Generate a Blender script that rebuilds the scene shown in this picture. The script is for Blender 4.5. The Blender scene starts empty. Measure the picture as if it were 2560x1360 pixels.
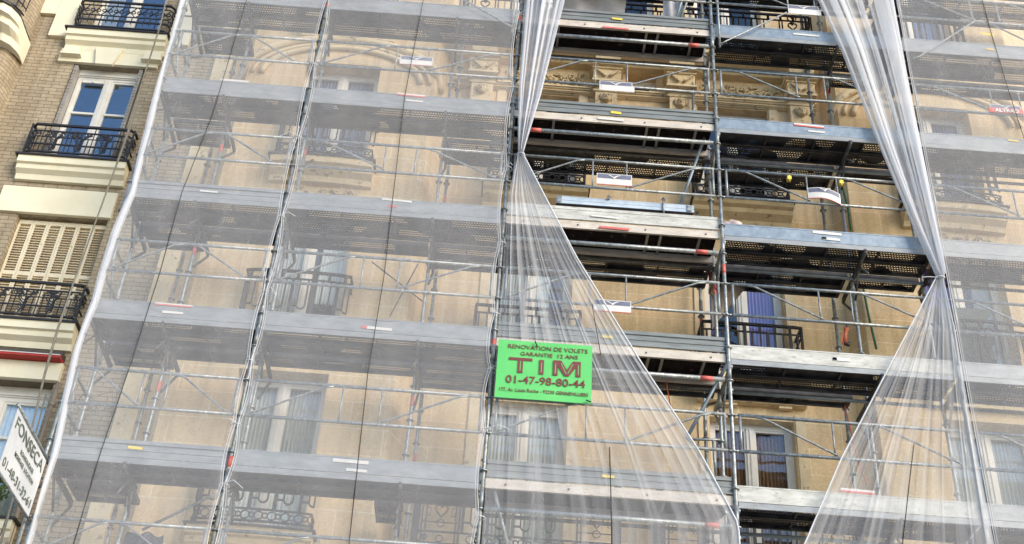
import bpy, math, random
from mathutils import Vector, Matrix
random.seed(7)
sc = bpy.context.scene
COL = sc.collection

# ------------------------------------------------------------------ camera
CAMP = (0.14898, -13.44414, -8.89314)
PITCH, YAW, ROLL, FPX = 0.6321662, 0.0012279, 0.0721552, 3138.268
def _basis():
    cy, sy = math.cos(YAW), math.sin(YAW); cp, sp = math.cos(PITCH), math.sin(PITCH)
    f = Vector((sy*cp, cy*cp, sp)); r = Vector((cy, -sy, 0)); u = r.cross(f)
    c, s = math.cos(ROLL), math.sin(ROLL)
    return f, r*c+u*s, -r*s+u*c
FW, RT, UP = _basis()
cam = bpy.data.cameras.new("camera"); co = bpy.data.objects.new("camera", cam); COL.objects.link(co)
m = Matrix((RT, UP, -FW)).transposed().to_4x4(); m.translation = Vector(CAMP); co.matrix_world = m
cam.lens = 36*FPX/2560; cam.sensor_width = 36; cam.sensor_fit = 'HORIZONTAL'; cam.clip_end = 500; cam.clip_start = .1
sc.camera = co
# ------------------------------------------------------------------ world, sun, exposure
W = bpy.data.worlds.new("World"); sc.world = W; W.use_nodes = True
nt = W.node_tree; sky = nt.nodes.new('ShaderNodeTexSky'); sky.sky_type = 'NISHITA'; sky.sun_disc = False
SUN_EL, SUN_AZ = math.radians(24), math.radians(134)    # direction the light comes from (azimuth clockwise from +y)
sky.sun_elevation = SUN_EL; sky.sun_rotation = SUN_AZ; sky.air_density = 1.0; sky.dust_density = 0.3; sky.ozone_density = 2.0
nt.links.new(sky.outputs[0], nt.nodes['Background'].inputs[0]); nt.nodes['Background'].inputs[1].default_value = 0.16
sl = bpy.data.lights.new("sun", 'SUN'); sl.energy = 2.1; sl.angle = math.radians(36); sl.color = (1, .86, .69)
so = bpy.data.objects.new("sun", sl); COL.objects.link(so)
d = Vector((math.sin(SUN_AZ)*math.cos(SUN_EL), math.cos(SUN_AZ)*math.cos(SUN_EL), math.sin(SUN_EL)))
so.rotation_euler = d.to_track_quat('Z', 'Y').to_euler(); so.location = (0, -20, 20)
sc.view_settings.view_transform = 'Standard'; sc.view_settings.look = 'None'; sc.view_settings.gamma = 1
sc.view_settings.exposure = 1.0
sc.cycles.transparent_max_bounces = 40
sc.cycles.max_bounces = 8; sc.cycles.diffuse_bounces = 6; sc.cycles.use_denoising = True

def at(u, v, y=None, x=None, z=None):
    """point of the place seen at photo pixel (u, v), on a plane of known real depth"""
    dd = FW + RT*((u-1280)/FPX) - UP*((v-680)/FPX); C = Vector(CAMP)
    t = (y-C.y)/dd.y if y is not None else (x-C.x)/dd.x if x is not None else (z-C.z)/dd.z
    return C + dd*t

# ------------------------------------------------------------------ materials
def new_mat(name):
    mt = bpy.data.materials.new(name); mt.use_nodes = True
    n = mt.node_tree; b = n.nodes['Principled BSDF']; return mt, n, b
def N(n, t, **k):
    x = n.nodes.new(t)
    for a, v in k.items(): setattr(x, a, v)
    return x
def objcoord(n, sx=1, sy=1, sz=1):
    tc = N(n, 'ShaderNodeTexCoord'); mp = N(n, 'ShaderNodeMapping'); mp.inputs['Scale'].default_value = (sx, sy, sz)
    n.links.new(tc.outputs['Object'], mp.inputs[0]); return mp.outputs[0]
def mottled(name, c1, c2, scale=6, rough=.6, metal=0, bump=.0, stretch=(1, 1, 1), spec=.5, pos=(.35, .65), c3=None, scale3=40):
    mt, n, b = new_mat(name); v = objcoord(n, *stretch)
    t = N(n, 'ShaderNodeTexNoise'); t.inputs['Scale'].default_value = scale; t.inputs['Detail'].default_value = 8; t.inputs['Roughness'].default_value = .65
    n.links.new(v, t.inputs['Vector'])
    r = N(n, 'ShaderNodeValToRGB'); r.color_ramp.elements[0].position = pos[0]; r.color_ramp.elements[1].position = pos[1]
    r.color_ramp.elements[0].color = (*c1, 1); r.color_ramp.elements[1].color = (*c2, 1)
    n.links.new(t.outputs[0], r.inputs[0]); out = r.outputs[0]
    if c3:
        t3 = N(n, 'ShaderNodeTexNoise'); t3.inputs['Scale'].default_value = scale3; t3.inputs['Detail'].default_value = 3; n.links.new(v, t3.inputs['Vector'])
        r3 = N(n, 'ShaderNodeValToRGB'); r3.color_ramp.elements[0].position = .62; r3.color_ramp.elements[1].position = .7
        n.links.new(t3.outputs[0], r3.inputs[0])
        mx = N(n, 'ShaderNodeMix', data_type='RGBA'); n.links.new(r3.outputs[0], mx.inputs[0]); n.links.new(out, mx.inputs[6]); mx.inputs[7].default_value = (*c3, 1); out = mx.outputs[2]
    n.links.new(out, b.inputs['Base Color'])
    b.inputs['Roughness'].default_value = rough; b.inputs['Metallic'].default_value = metal; b.inputs['Specular IOR Level'].default_value = spec
    if bump:
        bp = N(n, 'ShaderNodeBump'); bp.inputs['Strength'].default_value = bump; bp.inputs['Distance'].default_value = .02
        n.links.new(t.outputs[0], bp.inputs['Height']); n.links.new(bp.outputs[0], b.inputs['Normal'])
    return mt
def masonry(name, cols, mortar, bw, bh, ms, off=.5, dirt=(.5, .42, .3), rough=.85, bump=.25, msmooth=.1, blend=.45):
    mt, n, b = new_mat(name)
    tc = N(n, 'ShaderNodeTexCoord'); sp = N(n, 'ShaderNodeSeparateXYZ'); n.links.new(tc.outputs['Object'], sp.inputs[0])
    ad = N(n, 'ShaderNodeMath', operation='ADD'); n.links.new(sp.outputs[0], ad.inputs[0]); n.links.new(sp.outputs[1], ad.inputs[1])
    cb = N(n, 'ShaderNodeCombineXYZ'); n.links.new(ad.outputs[0], cb.inputs[0]); n.links.new(sp.outputs[2], cb.inputs[1])
    br = N(n, 'ShaderNodeTexBrick'); br.offset = off; br.inputs['Scale'].default_value = 1
    br.inputs['Brick Width'].default_value = bw; br.inputs['Row Height'].default_value = bh; br.inputs['Mortar Size'].default_value = ms
    br.inputs['Mortar Smooth'].default_value = msmooth; br.inputs['Bias'].default_value = 0
    br.inputs['Color1'].default_value = (*cols[0], 1); br.inputs['Color2'].default_value = (*cols[1], 1); br.inputs['Mortar'].default_value = (*mortar, 1)
    n.links.new(cb.outputs[0], br.inputs['Vector'])
    t = N(n, 'ShaderNodeTexNoise'); t.inputs['Scale'].default_value = 1.1; t.inputs['Detail'].default_value = 9; t.inputs['Roughness'].default_value = .7
    n.links.new(tc.outputs['Object'], t.inputs['Vector'])
    r = N(n, 'ShaderNodeValToRGB'); r.color_ramp.elements[0].position = .38; r.color_ramp.elements[1].position = .62
    r.color_ramp.elements[0].color = (*dirt, 1); r.color_ramp.elements[1].color = (1, 1, 1, 1); n.links.new(t.outputs[0], r.inputs[0])
    mx = N(n, 'ShaderNodeMix', data_type='RGBA', blend_type='MULTIPLY'); mx.inputs[0].default_value = blend
    n.links.new(br.outputs['Color'], mx.inputs[6]); n.links.new(r.outputs[0], mx.inputs[7])
    ts = N(n, 'ShaderNodeTexNoise'); ts.inputs['Scale'].default_value = 1.6; ts.inputs['Detail'].default_value = 6; n.links.new(objcoord(n, 4, 4, .35), ts.inputs['Vector'])
    rs_ = N(n, 'ShaderNodeValToRGB'); rs_.color_ramp.elements[0].position = .40; rs_.color_ramp.elements[1].position = .56; rs_.color_ramp.elements[0].color = (.74, .70, .66, 1); rs_.color_ramp.elements[1].color = (1, 1, 1, 1); n.links.new(ts.outputs[0], rs_.inputs[0])
    ms_ = N(n, 'ShaderNodeMix', data_type='RGBA', blend_type='MULTIPLY'); ms_.inputs[0].default_value = .55; n.links.new(mx.outputs[2], ms_.inputs[6]); n.links.new(rs_.outputs[0], ms_.inputs[7]); mx = ms_
    t2 = N(n, 'ShaderNodeTexNoise'); t2.inputs['Scale'].default_value = 35; t2.inputs['Detail'].default_value = 4; n.links.new(tc.outputs['Object'], t2.inputs['Vector'])
    r2 = N(n, 'ShaderNodeMapRange'); r2.inputs[1].default_value = .3; r2.inputs[2].default_value = .7; r2.inputs[3].default_value = .86; r2.inputs[4].default_value = 1.08
    n.links.new(t2.outputs[0], r2.inputs[0])
    m2 = N(n, 'ShaderNodeVectorMath', operation='SCALE'); n.links.new(mx.outputs[2], m2.inputs[0]); n.links.new(r2.outputs[0], m2.inputs['Scale'])
    n.links.new(m2.outputs[0], b.inputs['Base Color']); b.inputs['Roughness'].default_value = rough
    bp = N(n, 'ShaderNodeBump'); bp.inputs['Strength'].default_value = bump; bp.inputs['Distance'].default_value = .01
    iv = N(n, 'ShaderNodeMath', operation='SUBTRACT'); iv.inputs[0].default_value = 1; n.links.new(br.outputs['Fac'], iv.inputs[1])
    n.links.new(iv.outputs[0], bp.inputs['Height']); n.links.new(bp.outputs[0], b.inputs['Normal'])
    return mt
M = {}
M['stone'] = masonry('cream_stone', [(.77, .585, .35), (.70, .53, .31)], (.86, .73, .51), .95, .40, .006, dirt=(.72, .68, .62))
M['trim'] = mottled('cream_stone_trim', (.62, .49, .30), (.76, .62, .40), scale=5, rough=.85, bump=.2, c3=(.36, .28, .19), scale3=9)
M['carved'] = mottled('weathered_carved_stone', (.42, .33, .20), (.68, .54, .33), scale=9, rough=.9, bump=.5)
M['brick'] = masonry('buff_glazed_brick', [(.46, .385, .265), (.38, .315, .215)], (.22, .175, .12), .225, .075, .007, dirt=(.62, .56, .5), blend=.5)
M['render_cream'] = mottled('painted_cream_render', (.74, .67, .48), (.80, .74, .56), scale=2.5, rough=.8, bump=.05)
M['gap_shade'] = mottled('dark_gap_shade', (.05, .04, .035), (.09, .075, .06), scale=4, rough=.7)  # near-black colour paints the shade of the gap above the awning
M['alu_pale'] = mottled('pale_bluish_aluminium', (.36, .44, .52), (.56, .63, .70), scale=4, rough=.45, metal=.2)
M['iron'] = mottled('black_painted_wrought_iron', (.010, .009, .010), (.03, .026, .028), scale=20, rough=.55)
M['white_frame'] = mottled('white_painted_window_joinery', (.66, .63, .56), (.76, .73, .67), scale=4, rough=.5)
M['shutter_paint'] = mottled('cream_painted_shutter', (.70, .60, .42), (.80, .71, .52), scale=3, rough=.6)
M['shutter_metal'] = mottled('folded_grey_metal_shutter', (.30, .28, .25), (.45, .42, .38), scale=4, rough=.5)
M['galv'] = mottled('galvanised_steel_tube', (.16, .18, .185), (.37, .39, .39), scale=14, rough=.42, metal=.45, bump=.08, c3=(.55, .56, .55), scale3=30)
M['galv_blue'] = mottled('bluish_new_galvanised_steel', (.18, .225, .265), (.28, .335, .38), scale=8, rough=.38, metal=.35, bump=.05)
M['galv_dark'] = mottled('weathered_dark_steel', (.045, .045, .046), (.11, .108, .10), scale=10, rough=.6, metal=.3)
M['toe_steel'] = mottled('galvanised_toe_board', (.20, .215, .22), (.31, .325, .33), scale=5, rough=.45, metal=.25, stretch=(.7, 1, 2), bump=.08, c3=(.30, .30, .27), scale3=16)
M['toe_pale'] = mottled('bleached_pale_toe_board', (.36, .36, .33), (.57, .57, .53), scale=6, rough=.6, metal=.05, stretch=(.6, 1, 2), bump=.08, c3=(.30, .29, .26), scale3=18)
M['toe_grey'] = mottled('grey_ribbed_aluminium_toe_board', (.14, .155, .15), (.23, .245, .24), scale=7, rough=.5, metal=.25, stretch=(.4, 1, 3))
M['alu_cream'] = mottled('dusty_cream_aluminium_beam', (.42, .37, .31), (.60, .55, .48), scale=5, rough=.55, stretch=(.6, 1, 2), c3=(.36, .29, .22), scale3=22)
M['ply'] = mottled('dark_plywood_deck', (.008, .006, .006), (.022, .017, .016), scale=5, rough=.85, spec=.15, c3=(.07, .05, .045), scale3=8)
M['red'] = mottled('red_marker_paint', (.50, .09, .07), (.62, .15, .12), scale=30, rough=.5)
M['yellow'] = mottled('yellow_plastic', (.72, .52, .05), (.85, .64, .10), scale=10, rough=.5)
M['white_plate'] = mottled('white_plastic_plate', (.60, .58, .55), (.68, .66, .62), scale=5, rough=.4)
M['logo_dark'] = mottled('slate_blue_print', (.10, .11, .16), (.16, .17, .24), scale=12, rough=.5)
M['cord'] = mottled('black_net_cord', (.02, .02, .02), (.035, .035, .035), rough=.8)
M['hem'] = mottled('white_net_hem', (.50, .51, .53), (.62, .63, .65), scale=20, rough=.8)
M['rope'] = mottled('grey_hemp_rope', (.20, .18, .14), (.38, .34, .27), scale=60, rough=.9, bump=.6)
M['green_tube'] = mottled('dark_green_hose', (.02, .10, .06), (.04, .16, .09), rough=.5)
M['red_cord'] = mottled('orange_red_cord', (.6, .10, .04), (.7, .16, .07), rough=.6)
M['banner_green'] = mottled('bright_green_banner_cloth', (.085, .47, .115), (.125, .55, .155), scale=2.2, rough=.7, pos=(.3, .7))
M['banner_red'] = mottled('brown_red_print', (.14, .03, .033), (.18, .042, .042), scale=20, rough=.7)
M['banner_white'] = mottled('grey_white_banner_cloth', (.50, .52, .54), (.62, .63, .64), scale=3, rough=.7)
M['ink'] = mottled('dark_green_grey_print', (.09, .11, .09), (.13, .15, .12), rough=.8)
M['cloth_dark'] = mottled('dark_grey_cloth', (.03, .032, .04), (.06, .06, .075), scale=4, rough=.9)
M['cloth_pale'] = mottled('pale_grey_dust_cloth', (.36, .36, .38), (.5, .5, .53), scale=4, rough=.9)
M['dust'] = mottled('grey_brown_dust_sheet', (.26, .21, .17), (.36, .30, .25), scale=3, rough=.9)
M['pipe'] = mottled('brown_grey_drainpipe', (.22, .18, .14), (.32, .27, .21), scale=4, rough=.6)
M['bag'] = mottled('pinkish_plastic_bag', (.55, .42, .38), (.7, .56, .5), scale=8, rough=.4)
M['rubble'] = mottled('debris', (.08, .06, .04), (.25, .2, .14), scale=20, rough=.9, bump=.6)
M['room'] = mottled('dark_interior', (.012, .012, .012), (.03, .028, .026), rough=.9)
M['curtain'] = mottled('grey_curtain_and_reflection', (.42, .43, .41), (.60, .61, .58), scale=9, stretch=(6, 6, .3), rough=.9)  # also greys panes in place of their reflections
M['curtain_pale_reflect'] = mottled('pale_curtain_and_reflection', (.74, .75, .71), (.86, .87, .83), scale=9, stretch=(6, 6, .3), rough=.9)  # also paints pale reflections behind the panes
M['curtain_violet'] = mottled('violet_curtain', (.20, .16, .42), (.34, .28, .60), scale=7, stretch=(5, 5, .2), rough=.8)
M['curtain_blue'] = mottled('blue_curtain', (.03, .08, .28), (.05, .12, .38), scale=7, stretch=(5, 5, .2), rough=.8)
M['curtain_slate'] = mottled('slate_blue_curtain', (.14, .17, .30), (.28, .33, .50), scale=7, stretch=(5, 5, .2), rough=.8)
M['curtain_red'] = mottled('dark_red_curtain', (.12, .02, .03), (.2, .04, .05), scale=7, stretch=(5, 5, .2), rough=.8)
M['rattan'] = mottled('brown_woven_blind', (.13, .065, .035), (.32, .18, .10), scale=30, stretch=(1, 1, 3), rough=.9)
M['green_box'] = mottled('dark_green_planter', (.06, .085, .075), (.10, .13, .115), rough=.7)
M['awning_red'] = mottled('red_awning_canvas', (.38, .03, .025), (.48, .045, .035), rough=.7)
M['leaf'] = mottled('hedge_leaf', (.035, .07, .012), (.10, .16, .03), scale=9, rough=.6)
M['terracotta'] = mottled('terracotta', (.25, .11, .07), (.33, .16, .10), rough=.8)
M['asphalt'] = mottled('asphalt', (.17, .165, .155), (.23, .225, .21), scale=20, rough=.9)
M['paving'] = mottled('pavement', (.36, .345, .32), (.46, .44, .41), scale=3, rough=.9)
M['orange'] = mottled('orange_brown_tool_casing', (.30, .07, .03), (.42, .12, .05), rough=.5)

def glass_mat(name, f0):
    mt, n, b = new_mat(name); n.nodes.remove(b)
    tr = N(n, 'ShaderNodeBsdfTransparent'); tr.inputs[0].default_value = (.96, .98, .97, 1)
    gl = N(n, 'ShaderNodeBsdfGlossy'); gl.inputs['Roughness'].default_value = .02; gl.inputs[0].default_value = (.80, .90, 1, 1)  # gloss tinted blue to deepen the sky reflection
    t = N(n, 'ShaderNodeTexNoise'); t.inputs['Scale'].default_value = 2; n.links.new(objcoord(n), t.inputs['Vector'])
    bp = N(n, 'ShaderNodeBump'); bp.inputs['Strength'].default_value = .08; bp.inputs['Distance'].default_value = .05; n.links.new(t.outputs[0], bp.inputs['Height'])
    n.links.new(bp.outputs[0], gl.inputs['Normal'])
    gm = N(n, 'ShaderNodeNewGeometry'); dp = N(n, 'ShaderNodeVectorMath', operation='DOT_PRODUCT'); n.links.new(gm.outputs['Normal'], dp.inputs[0]); n.links.new(gm.outputs['Incoming'], dp.inputs[1])
    ab = N(n, 'ShaderNodeMath', operation='ABSOLUTE'); n.links.new(dp.outputs['Value'], ab.inputs[0])
    om = N(n, 'ShaderNodeMath', operation='SUBTRACT'); om.inputs[0].default_value = 1; n.links.new(ab.outputs[0], om.inputs[1])
    pw = N(n, 'ShaderNodeMath', operation='POWER'); n.links.new(om.outputs[0], pw.inputs[0]); pw.inputs[1].default_value = 5
    ma = N(n, 'ShaderNodeMath', operation='MULTIPLY_ADD'); n.links.new(pw.outputs[0], ma.inputs[0]); ma.inputs[1].default_value = .86; ma.inputs[2].default_value = f0
    mx = N(n, 'ShaderNodeMixShader'); n.links.new(ma.outputs[0], mx.inputs[0]); n.links.new(tr.outputs[0], mx.inputs[1]); n.links.new(gl.outputs[0], mx.inputs[2])
    n.links.new(mx.outputs[0], n.nodes['Material Output'].inputs[0]); return mt
M['glass'] = glass_mat('window_glass', .055); M['glass_sky'] = glass_mat('sky_boosted_window_glass', .20)  # second glass has raised reflectance for a stronger blue sky reflection

def perforated():
    mt, n, b = new_mat('perforated_steel_plank')
    tc = N(n, 'ShaderNodeTexCoord'); sp = N(n, 'ShaderNodeSeparateXYZ'); n.links.new(tc.outputs['Object'], sp.inputs[0])
    px, py = .038, .046
    def m(op, a, bb=None):
        k = N(n, 'ShaderNodeMath', operation=op)
        if isinstance(a, (int, float)): k.inputs[0].default_value = a
        else: n.links.new(a, k.inputs[0])
        if bb is not None:
            if isinstance(bb, (int, float)): k.inputs[1].default_value = bb
            else: n.links.new(bb, k.inputs[1])
        return k.outputs[0]
    row = m('FLOOR', m('DIVIDE', sp.outputs[1], py)); odd = m('MULTIPLY', m('MODULO', m('ABSOLUTE', row), 2), .5)
    fx = m('SUBTRACT', m('FRACT', m('ADD', m('DIVIDE', sp.outputs[0], px), odd)), .5)
    fy = m('SUBTRACT', m('FRACT', m('DIVIDE', sp.outputs[1], py)), .5)
    dd = m('SQRT', m('ADD', m('MULTIPLY', m('MULTIPLY', fx, px), m('MULTIPLY', fx, px)), m('MULTIPLY', m('MULTIPLY', fy, py), m('MULTIPLY', fy, py))))
    hole = m('LESS_THAN', dd, .0128)
    inx = m('GREATER_THAN', sp.outputs[1], .05); iny = m('LESS_THAN', sp.outputs[1], .25)
    top = m('GREATER_THAN', sp.outputs[2], -.012)
    fac = m('MULTIPLY', m('MULTIPLY', hole, m('MULTIPLY', inx, iny)), top)
    t = N(n, 'ShaderNodeTexNoise'); t.inputs['Scale'].default_value = 5; n.links.new(tc.outputs['Object'], t.inputs['Vector']); t.inputs['Detail'].default_value = 6
    r = N(n, 'ShaderNodeValToRGB'); r.color_ramp.elements[0].position = .35; r.color_ramp.elements[1].position = .7
    r.color_ramp.elements[0].color = (.025, .025, .027, 1); r.color_ramp.elements[1].color = (.085, .085, .085, 1)
    n.links.new(t.outputs[0], r.inputs[0]); n.links.new(r.outputs[0], b.inputs['Base Color']); b.inputs['Roughness'].default_value = .55; b.inputs['Metallic'].default_value = .2
    # grit lying on the plank closes patches of the holes
    t2 = N(n, 'ShaderNodeTexNoise'); t2.inputs['Scale'].default_value = 1.6; t2.inputs['Detail'].default_value = 1; n.links.new(tc.outputs['Object'], t2.inputs['Vector'])
    oi_ = N(n, 'ShaderNodeObjectInfo'); ofs = N(n, 'ShaderNodeVectorMath', operation='ADD'); n.links.new(tc.outputs['Object'], ofs.inputs[0]); n.links.new(m('MULTIPLY', oi_.outputs['Random'], 37.0), ofs.inputs[1]); n.links.new(ofs.outputs[0], t2.inputs['Vector'])
    op = m('LESS_THAN', t2.outputs[0], m('ADD', m('MULTIPLY', oi_.outputs['Random'], .22), .44)); fac = m('MULTIPLY', fac, op)
    tr = N(n, 'ShaderNodeBsdfTransparent'); mx = N(n, 'ShaderNodeMixShader')
    n.links.new(fac, mx.inputs[0]); n.links.new(b.outputs[0], mx.inputs[1]); n.links.new(tr.outputs[0], mx.inputs[2])
    n.links.new(mx.outputs[0], n.nodes['Material Output'].inputs[0]); return mt
M['perf'] = perforated()

def net_mat():
    mt, n, b = new_mat('white_debris_netting'); n.nodes.remove(b)
    at_ = N(n, 'ShaderNodeAttribute'); at_.attribute_name = 'dens'
    uv = N(n, 'ShaderNodeUVMap'); 
    t = N(n, 'ShaderNodeTexNoise'); t.inputs['Scale'].default_value = 3; t.inputs['Detail'].default_value = 7; t.inputs['Roughness'].default_value = .6
    n.links.new(uv.outputs[0], t.inputs['Vector'])
    mr = N(n, 'ShaderNodeMapRange'); mr.inputs[1].default_value = .3; mr.inputs[2].default_value = .7; mr.inputs[3].default_value = -1; mr.inputs[4].default_value = 1; mr.clamp = False
    n.links.new(t.outputs[0], mr.inputs[0])
    sa = N(n, 'ShaderNodeAttribute'); sa.attribute_name = 'strk'; sm = N(n, 'ShaderNodeMath', operation='MULTIPLY'); n.links.new(mr.outputs[0], sm.inputs[0]); n.links.new(sa.outputs['Fac'], sm.inputs[1])
    ad = N(n, 'ShaderNodeMath', operation='ADD', use_clamp=True); n.links.new(at_.outputs['Fac'], ad.inputs[0]); n.links.new(sm.outputs[0], ad.inputs[1])
    wf = N(n, 'ShaderNodeTexNoise'); wf.inputs['Scale'].default_value = 90; wf.inputs['Detail'].default_value = 2; n.links.new(objcoord(n, 1, 1, .5), wf.inputs['Vector'])
    wr_ = N(n, 'ShaderNodeMapRange'); wr_.inputs[1].default_value = .35; wr_.inputs[2].default_value = .65; wr_.inputs[3].default_value = -.010; wr_.inputs[4].default_value = .010; n.links.new(wf.outputs[0], wr_.inputs[0])
    a2 = N(n, 'ShaderNodeMath', operation='ADD', use_clamp=True); n.links.new(ad.outputs[0], a2.inputs[0]); n.links.new(wr_.outputs[0], a2.inputs[1]); ad = a2
    df = N(n, 'ShaderNodeBsdfDiffuse'); df.inputs[0].default_value = (.84, .85, .88, 1)
    tl = N(n, 'ShaderNodeBsdfTranslucent'); tl.inputs[0].default_value = (.84, .85, .88, 1)
    ms = N(n, 'ShaderNodeMixShader'); ms.inputs[0].default_value = .35; n.links.new(df.outputs[0], ms.inputs[1]); n.links.new(tl.outputs[0], ms.inputs[2])
    tr = N(n, 'ShaderNodeBsdfTransparent')
    mx = N(n, 'ShaderNodeMixShader'); n.links.new(ad.outputs[0], mx.inputs[0]); n.links.new(tr.outputs[0], mx.inputs[1]); n.links.new(ms.outputs[0], mx.inputs[2])
    n.links.new(mx.outputs[0], n.nodes['Material Output'].inputs[0]); return mt
M['net'] = net_mat()

# ------------------------------------------------------------------ mesh builder
class MB:
    def __init__(s): s.v = []; s.f = []; s.sm = []
    def add(s, vs, fs, smooth=False):
        o = len(s.v); s.v += [tuple(p) for p in vs]; s.f += [tuple(i+o for i in q) for q in fs]; s.sm += [smooth]*len(fs); return s
    def box(s, x0, x1, y0, y1, z0, z1):
        return s.add([(x0,y0,z0),(x1,y0,z0),(x1,y1,z0),(x0,y1,z0),(x0,y0,z1),(x1,y0,z1),(x1,y1,z1),(x0,y1,z1)],
                     [(3,2,1,0),(4,5,6,7),(0,1,5,4),(1,2,6,5),(2,3,7,6),(3,0,4,7)])
    def path(s, pts, r, n=8, closed=False, flat=None):
        pts = [Vector(p) for p in pts]; k = len(pts); rings = []
        rs = r if isinstance(r, (list, tuple)) else [r]*k
        for i, p in enumerate(pts):
            a = pts[i-1] if (i > 0 or closed) else p; b = pts[(i+1) % k] if (i < k-1 or closed) else p
            d = (b-a).normalized(); ref = Vector((0, 1, 0)) if abs(d.y) < .9 else Vector((0, 0, 1))
            u = d.cross(ref).normalized(); w = d.cross(u).normalized()
            rings.append([p + (u*math.cos(2*math.pi*(j+.5)/n) + w*math.sin(2*math.pi*(j+.5)/n))*rs[i] for j in range(n)])
        vs = [q for rg in rings for q in rg]; fs = []
        for i in range(k if closed else k-1):
            a, b = i*n, ((i+1) % k)*n
            for j in range(n): fs.append((a+j, a+(j+1) % n, b+(j+1) % n, b+j))
        if not closed: fs += [tuple(range(n))[::-1], tuple(range((k-1)*n, k*n))]
        return s.add(vs, fs, n > 4)
    def tube(s, p, q, r=.024, n=8): return s.path([p, q], r, n)
    def ring(s, c, r0, t, axis='y', n=14, rr=4):
        pts = []
        for i in range(n):
            a = 2*math.pi*i/n; ca, sa = math.cos(a)*r0, math.sin(a)*r0
            pts.append((c[0]+ca, c[1], c[2]+sa) if axis == 'y' else (c[0]+ca, c[1]+sa, c[2]))
        return s.path(pts, t, rr, closed=True)
    def disc(s, c, r, h, n=10):
        vs = []; 
        for z in (-h/2, h/2):
            vs += [(c[0]+r*math.cos(2*math.pi*i/n), c[1]+r*math.sin(2*math.pi*i/n), c[2]+z) for i in range(n)]
        return s.add(vs, [tuple(range(n))[::-1], tuple(range(n, 2*n))]+[(i, (i+1) % n, n+(i+1) % n, n+i) for i in range(n)])
    def prism_y(s, poly, y0, y1):
        k = len(poly); vs = [(x, y0, z) for x, z in poly]+[(x, y1, z) for x, z in poly]
        return s.add(vs, [tuple(range(k)), tuple(range(k, 2*k))[::-1]]+[(i, k+i, k+(i+1) % k, (i+1) % k) for i in range(k)])
    def prism_x(s, poly, x0, x1):
        k = len(poly); vs = [(x0, y, z) for y, z in poly]+[(x1, y, z) for y, z in poly]
        return s.add(vs, [tuple(range(k))[::-1], tuple(range(k, 2*k))]+[(i, (i+1) % k, k+(i+1) % k, k+i) for i in range(k)])
    def sweep(s, base, prof):
        """profile [(outward, z)] swept along base [(x, y)]; outward is -y"""
        k = len(prof); vs = []
        for x, y in base: vs += [(x, y-o, z) for o, z in prof]
        fs = []
        for i in range(len(base)-1):
            for j in range(k):
                j2 = (j+1) % k; fs.append((i*k+j, (i+1)*k+j, (i+1)*k+j2, i*k+j2))
        fs += [tuple(range(k))[::-1], tuple(range((len(base)-1)*k, len(base)*k))]
        return s.add(vs, fs)
    def grid(s, f, nu, nv, smooth=True):
        vs = [f(i/nu, j/nv) for j in range(nv+1) for i in range(nu+1)]
        return s.add(vs, [(j*(nu+1)+i, j*(nu+1)+i+1, (j+1)*(nu+1)+i+1, (j+1)*(nu+1)+i) for j in range(nv) for i in range(nu)], smooth)
    def lump(s, c, r, seed=0, n=8, k=.25):
        rnd = random.Random(seed); ph = [rnd.uniform(0, 6) for _ in range(6)]
        def f(u, v):
            a = u*2*math.pi; b = (v-.5)*math.pi; w = 1+k*(math.sin(3*a+ph[0])*math.cos(2*b+ph[1])+.5*math.sin(5*a+ph[2]+3*b))*math.cos(b)
            return (c[0]+r[0]*w*math.cos(a)*math.cos(b), c[1]+r[1]*w*math.sin(a)*math.cos(b), c[2]+r[2]*w*math.sin(b))
        return s.grid(f, n*2, n)
    def mesh(s, name, mat=None):
        me = bpy.data.meshes.new(name); me.from_pydata(s.v, [], s.f); me.polygons.foreach_set('use_smooth', s.sm); me.update()
        if mat: me.materials.append(M[mat])
        return me
def link(name, data, parent=None, loc=(0, 0, 0)):
    o = bpy.data.objects.new(name, data); COL.objects.link(o); o.location = loc
    if parent: o.parent = parent
    return o
def part(name, mb, mat, parent, loc=(0, 0, 0), label=None):
    o = link(name, mb.mesh(name, mat) if isinstance(mb, MB) else mb, parent, loc)
    if label: o['label'] = label
    return o
def thing(name, label, cat, data=None, loc=(0, 0, 0), group=None):
    o = link(name, data, None, loc); o['label'] = label; o['category'] = cat
    if group: o['group'] = group
    return o
def dup(o, parent=None, loc=None):
    c = o.copy(); COL.objects.link(c); c.parent = parent
    if loc is not None: c.location = loc
    return c
def text_mesh(txt, size, bold=.0, w=None, depth=.002):
    cu = bpy.data.curves.new('t', 'FONT'); cu.body = txt; cu.size = size; cu.offset = bold; cu.extrude = depth; cu.align_x = 'CENTER'; cu.align_y = 'CENTER'; cu.resolution_u = 3
    o = bpy.data.objects.new('t', cu); COL.objects.link(o); bpy.context.view_layer.update()
    me = bpy.data.meshes.new_from_object(o.evaluated_get(bpy.context.evaluated_depsgraph_get()))
    bpy.data.objects.remove(o); bpy.data.curves.remove(cu)
    xs = [v.co.x for v in me.vertices]; ys = [v.co.y for v in me.vertices]; cx = (max(xs)+min(xs))/2; cy = (max(ys)+min(ys))/2; k = (w/(max(xs)-min(xs))) if w else 1
    for v in me.vertices: v.co.x = (v.co.x-cx)*k; v.co.y -= cy
    return me
# ================================================================== setting
g = MB(); g.add([(-120, -120, -10.6), (120, -120, -10.6), (120, 60, -10.6), (-120, 60, -10.6)], [(0, 1, 2, 3)])
o = link('street', g.mesh('street', 'asphalt')); o['kind'] = 'structure'
g = MB(); g.box(-60, 60, -3.2, 1.7, -10.59, -10.46); o = link('pavement', g.mesh('pavement', 'paving')); o['kind'] = 'structure'

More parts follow.
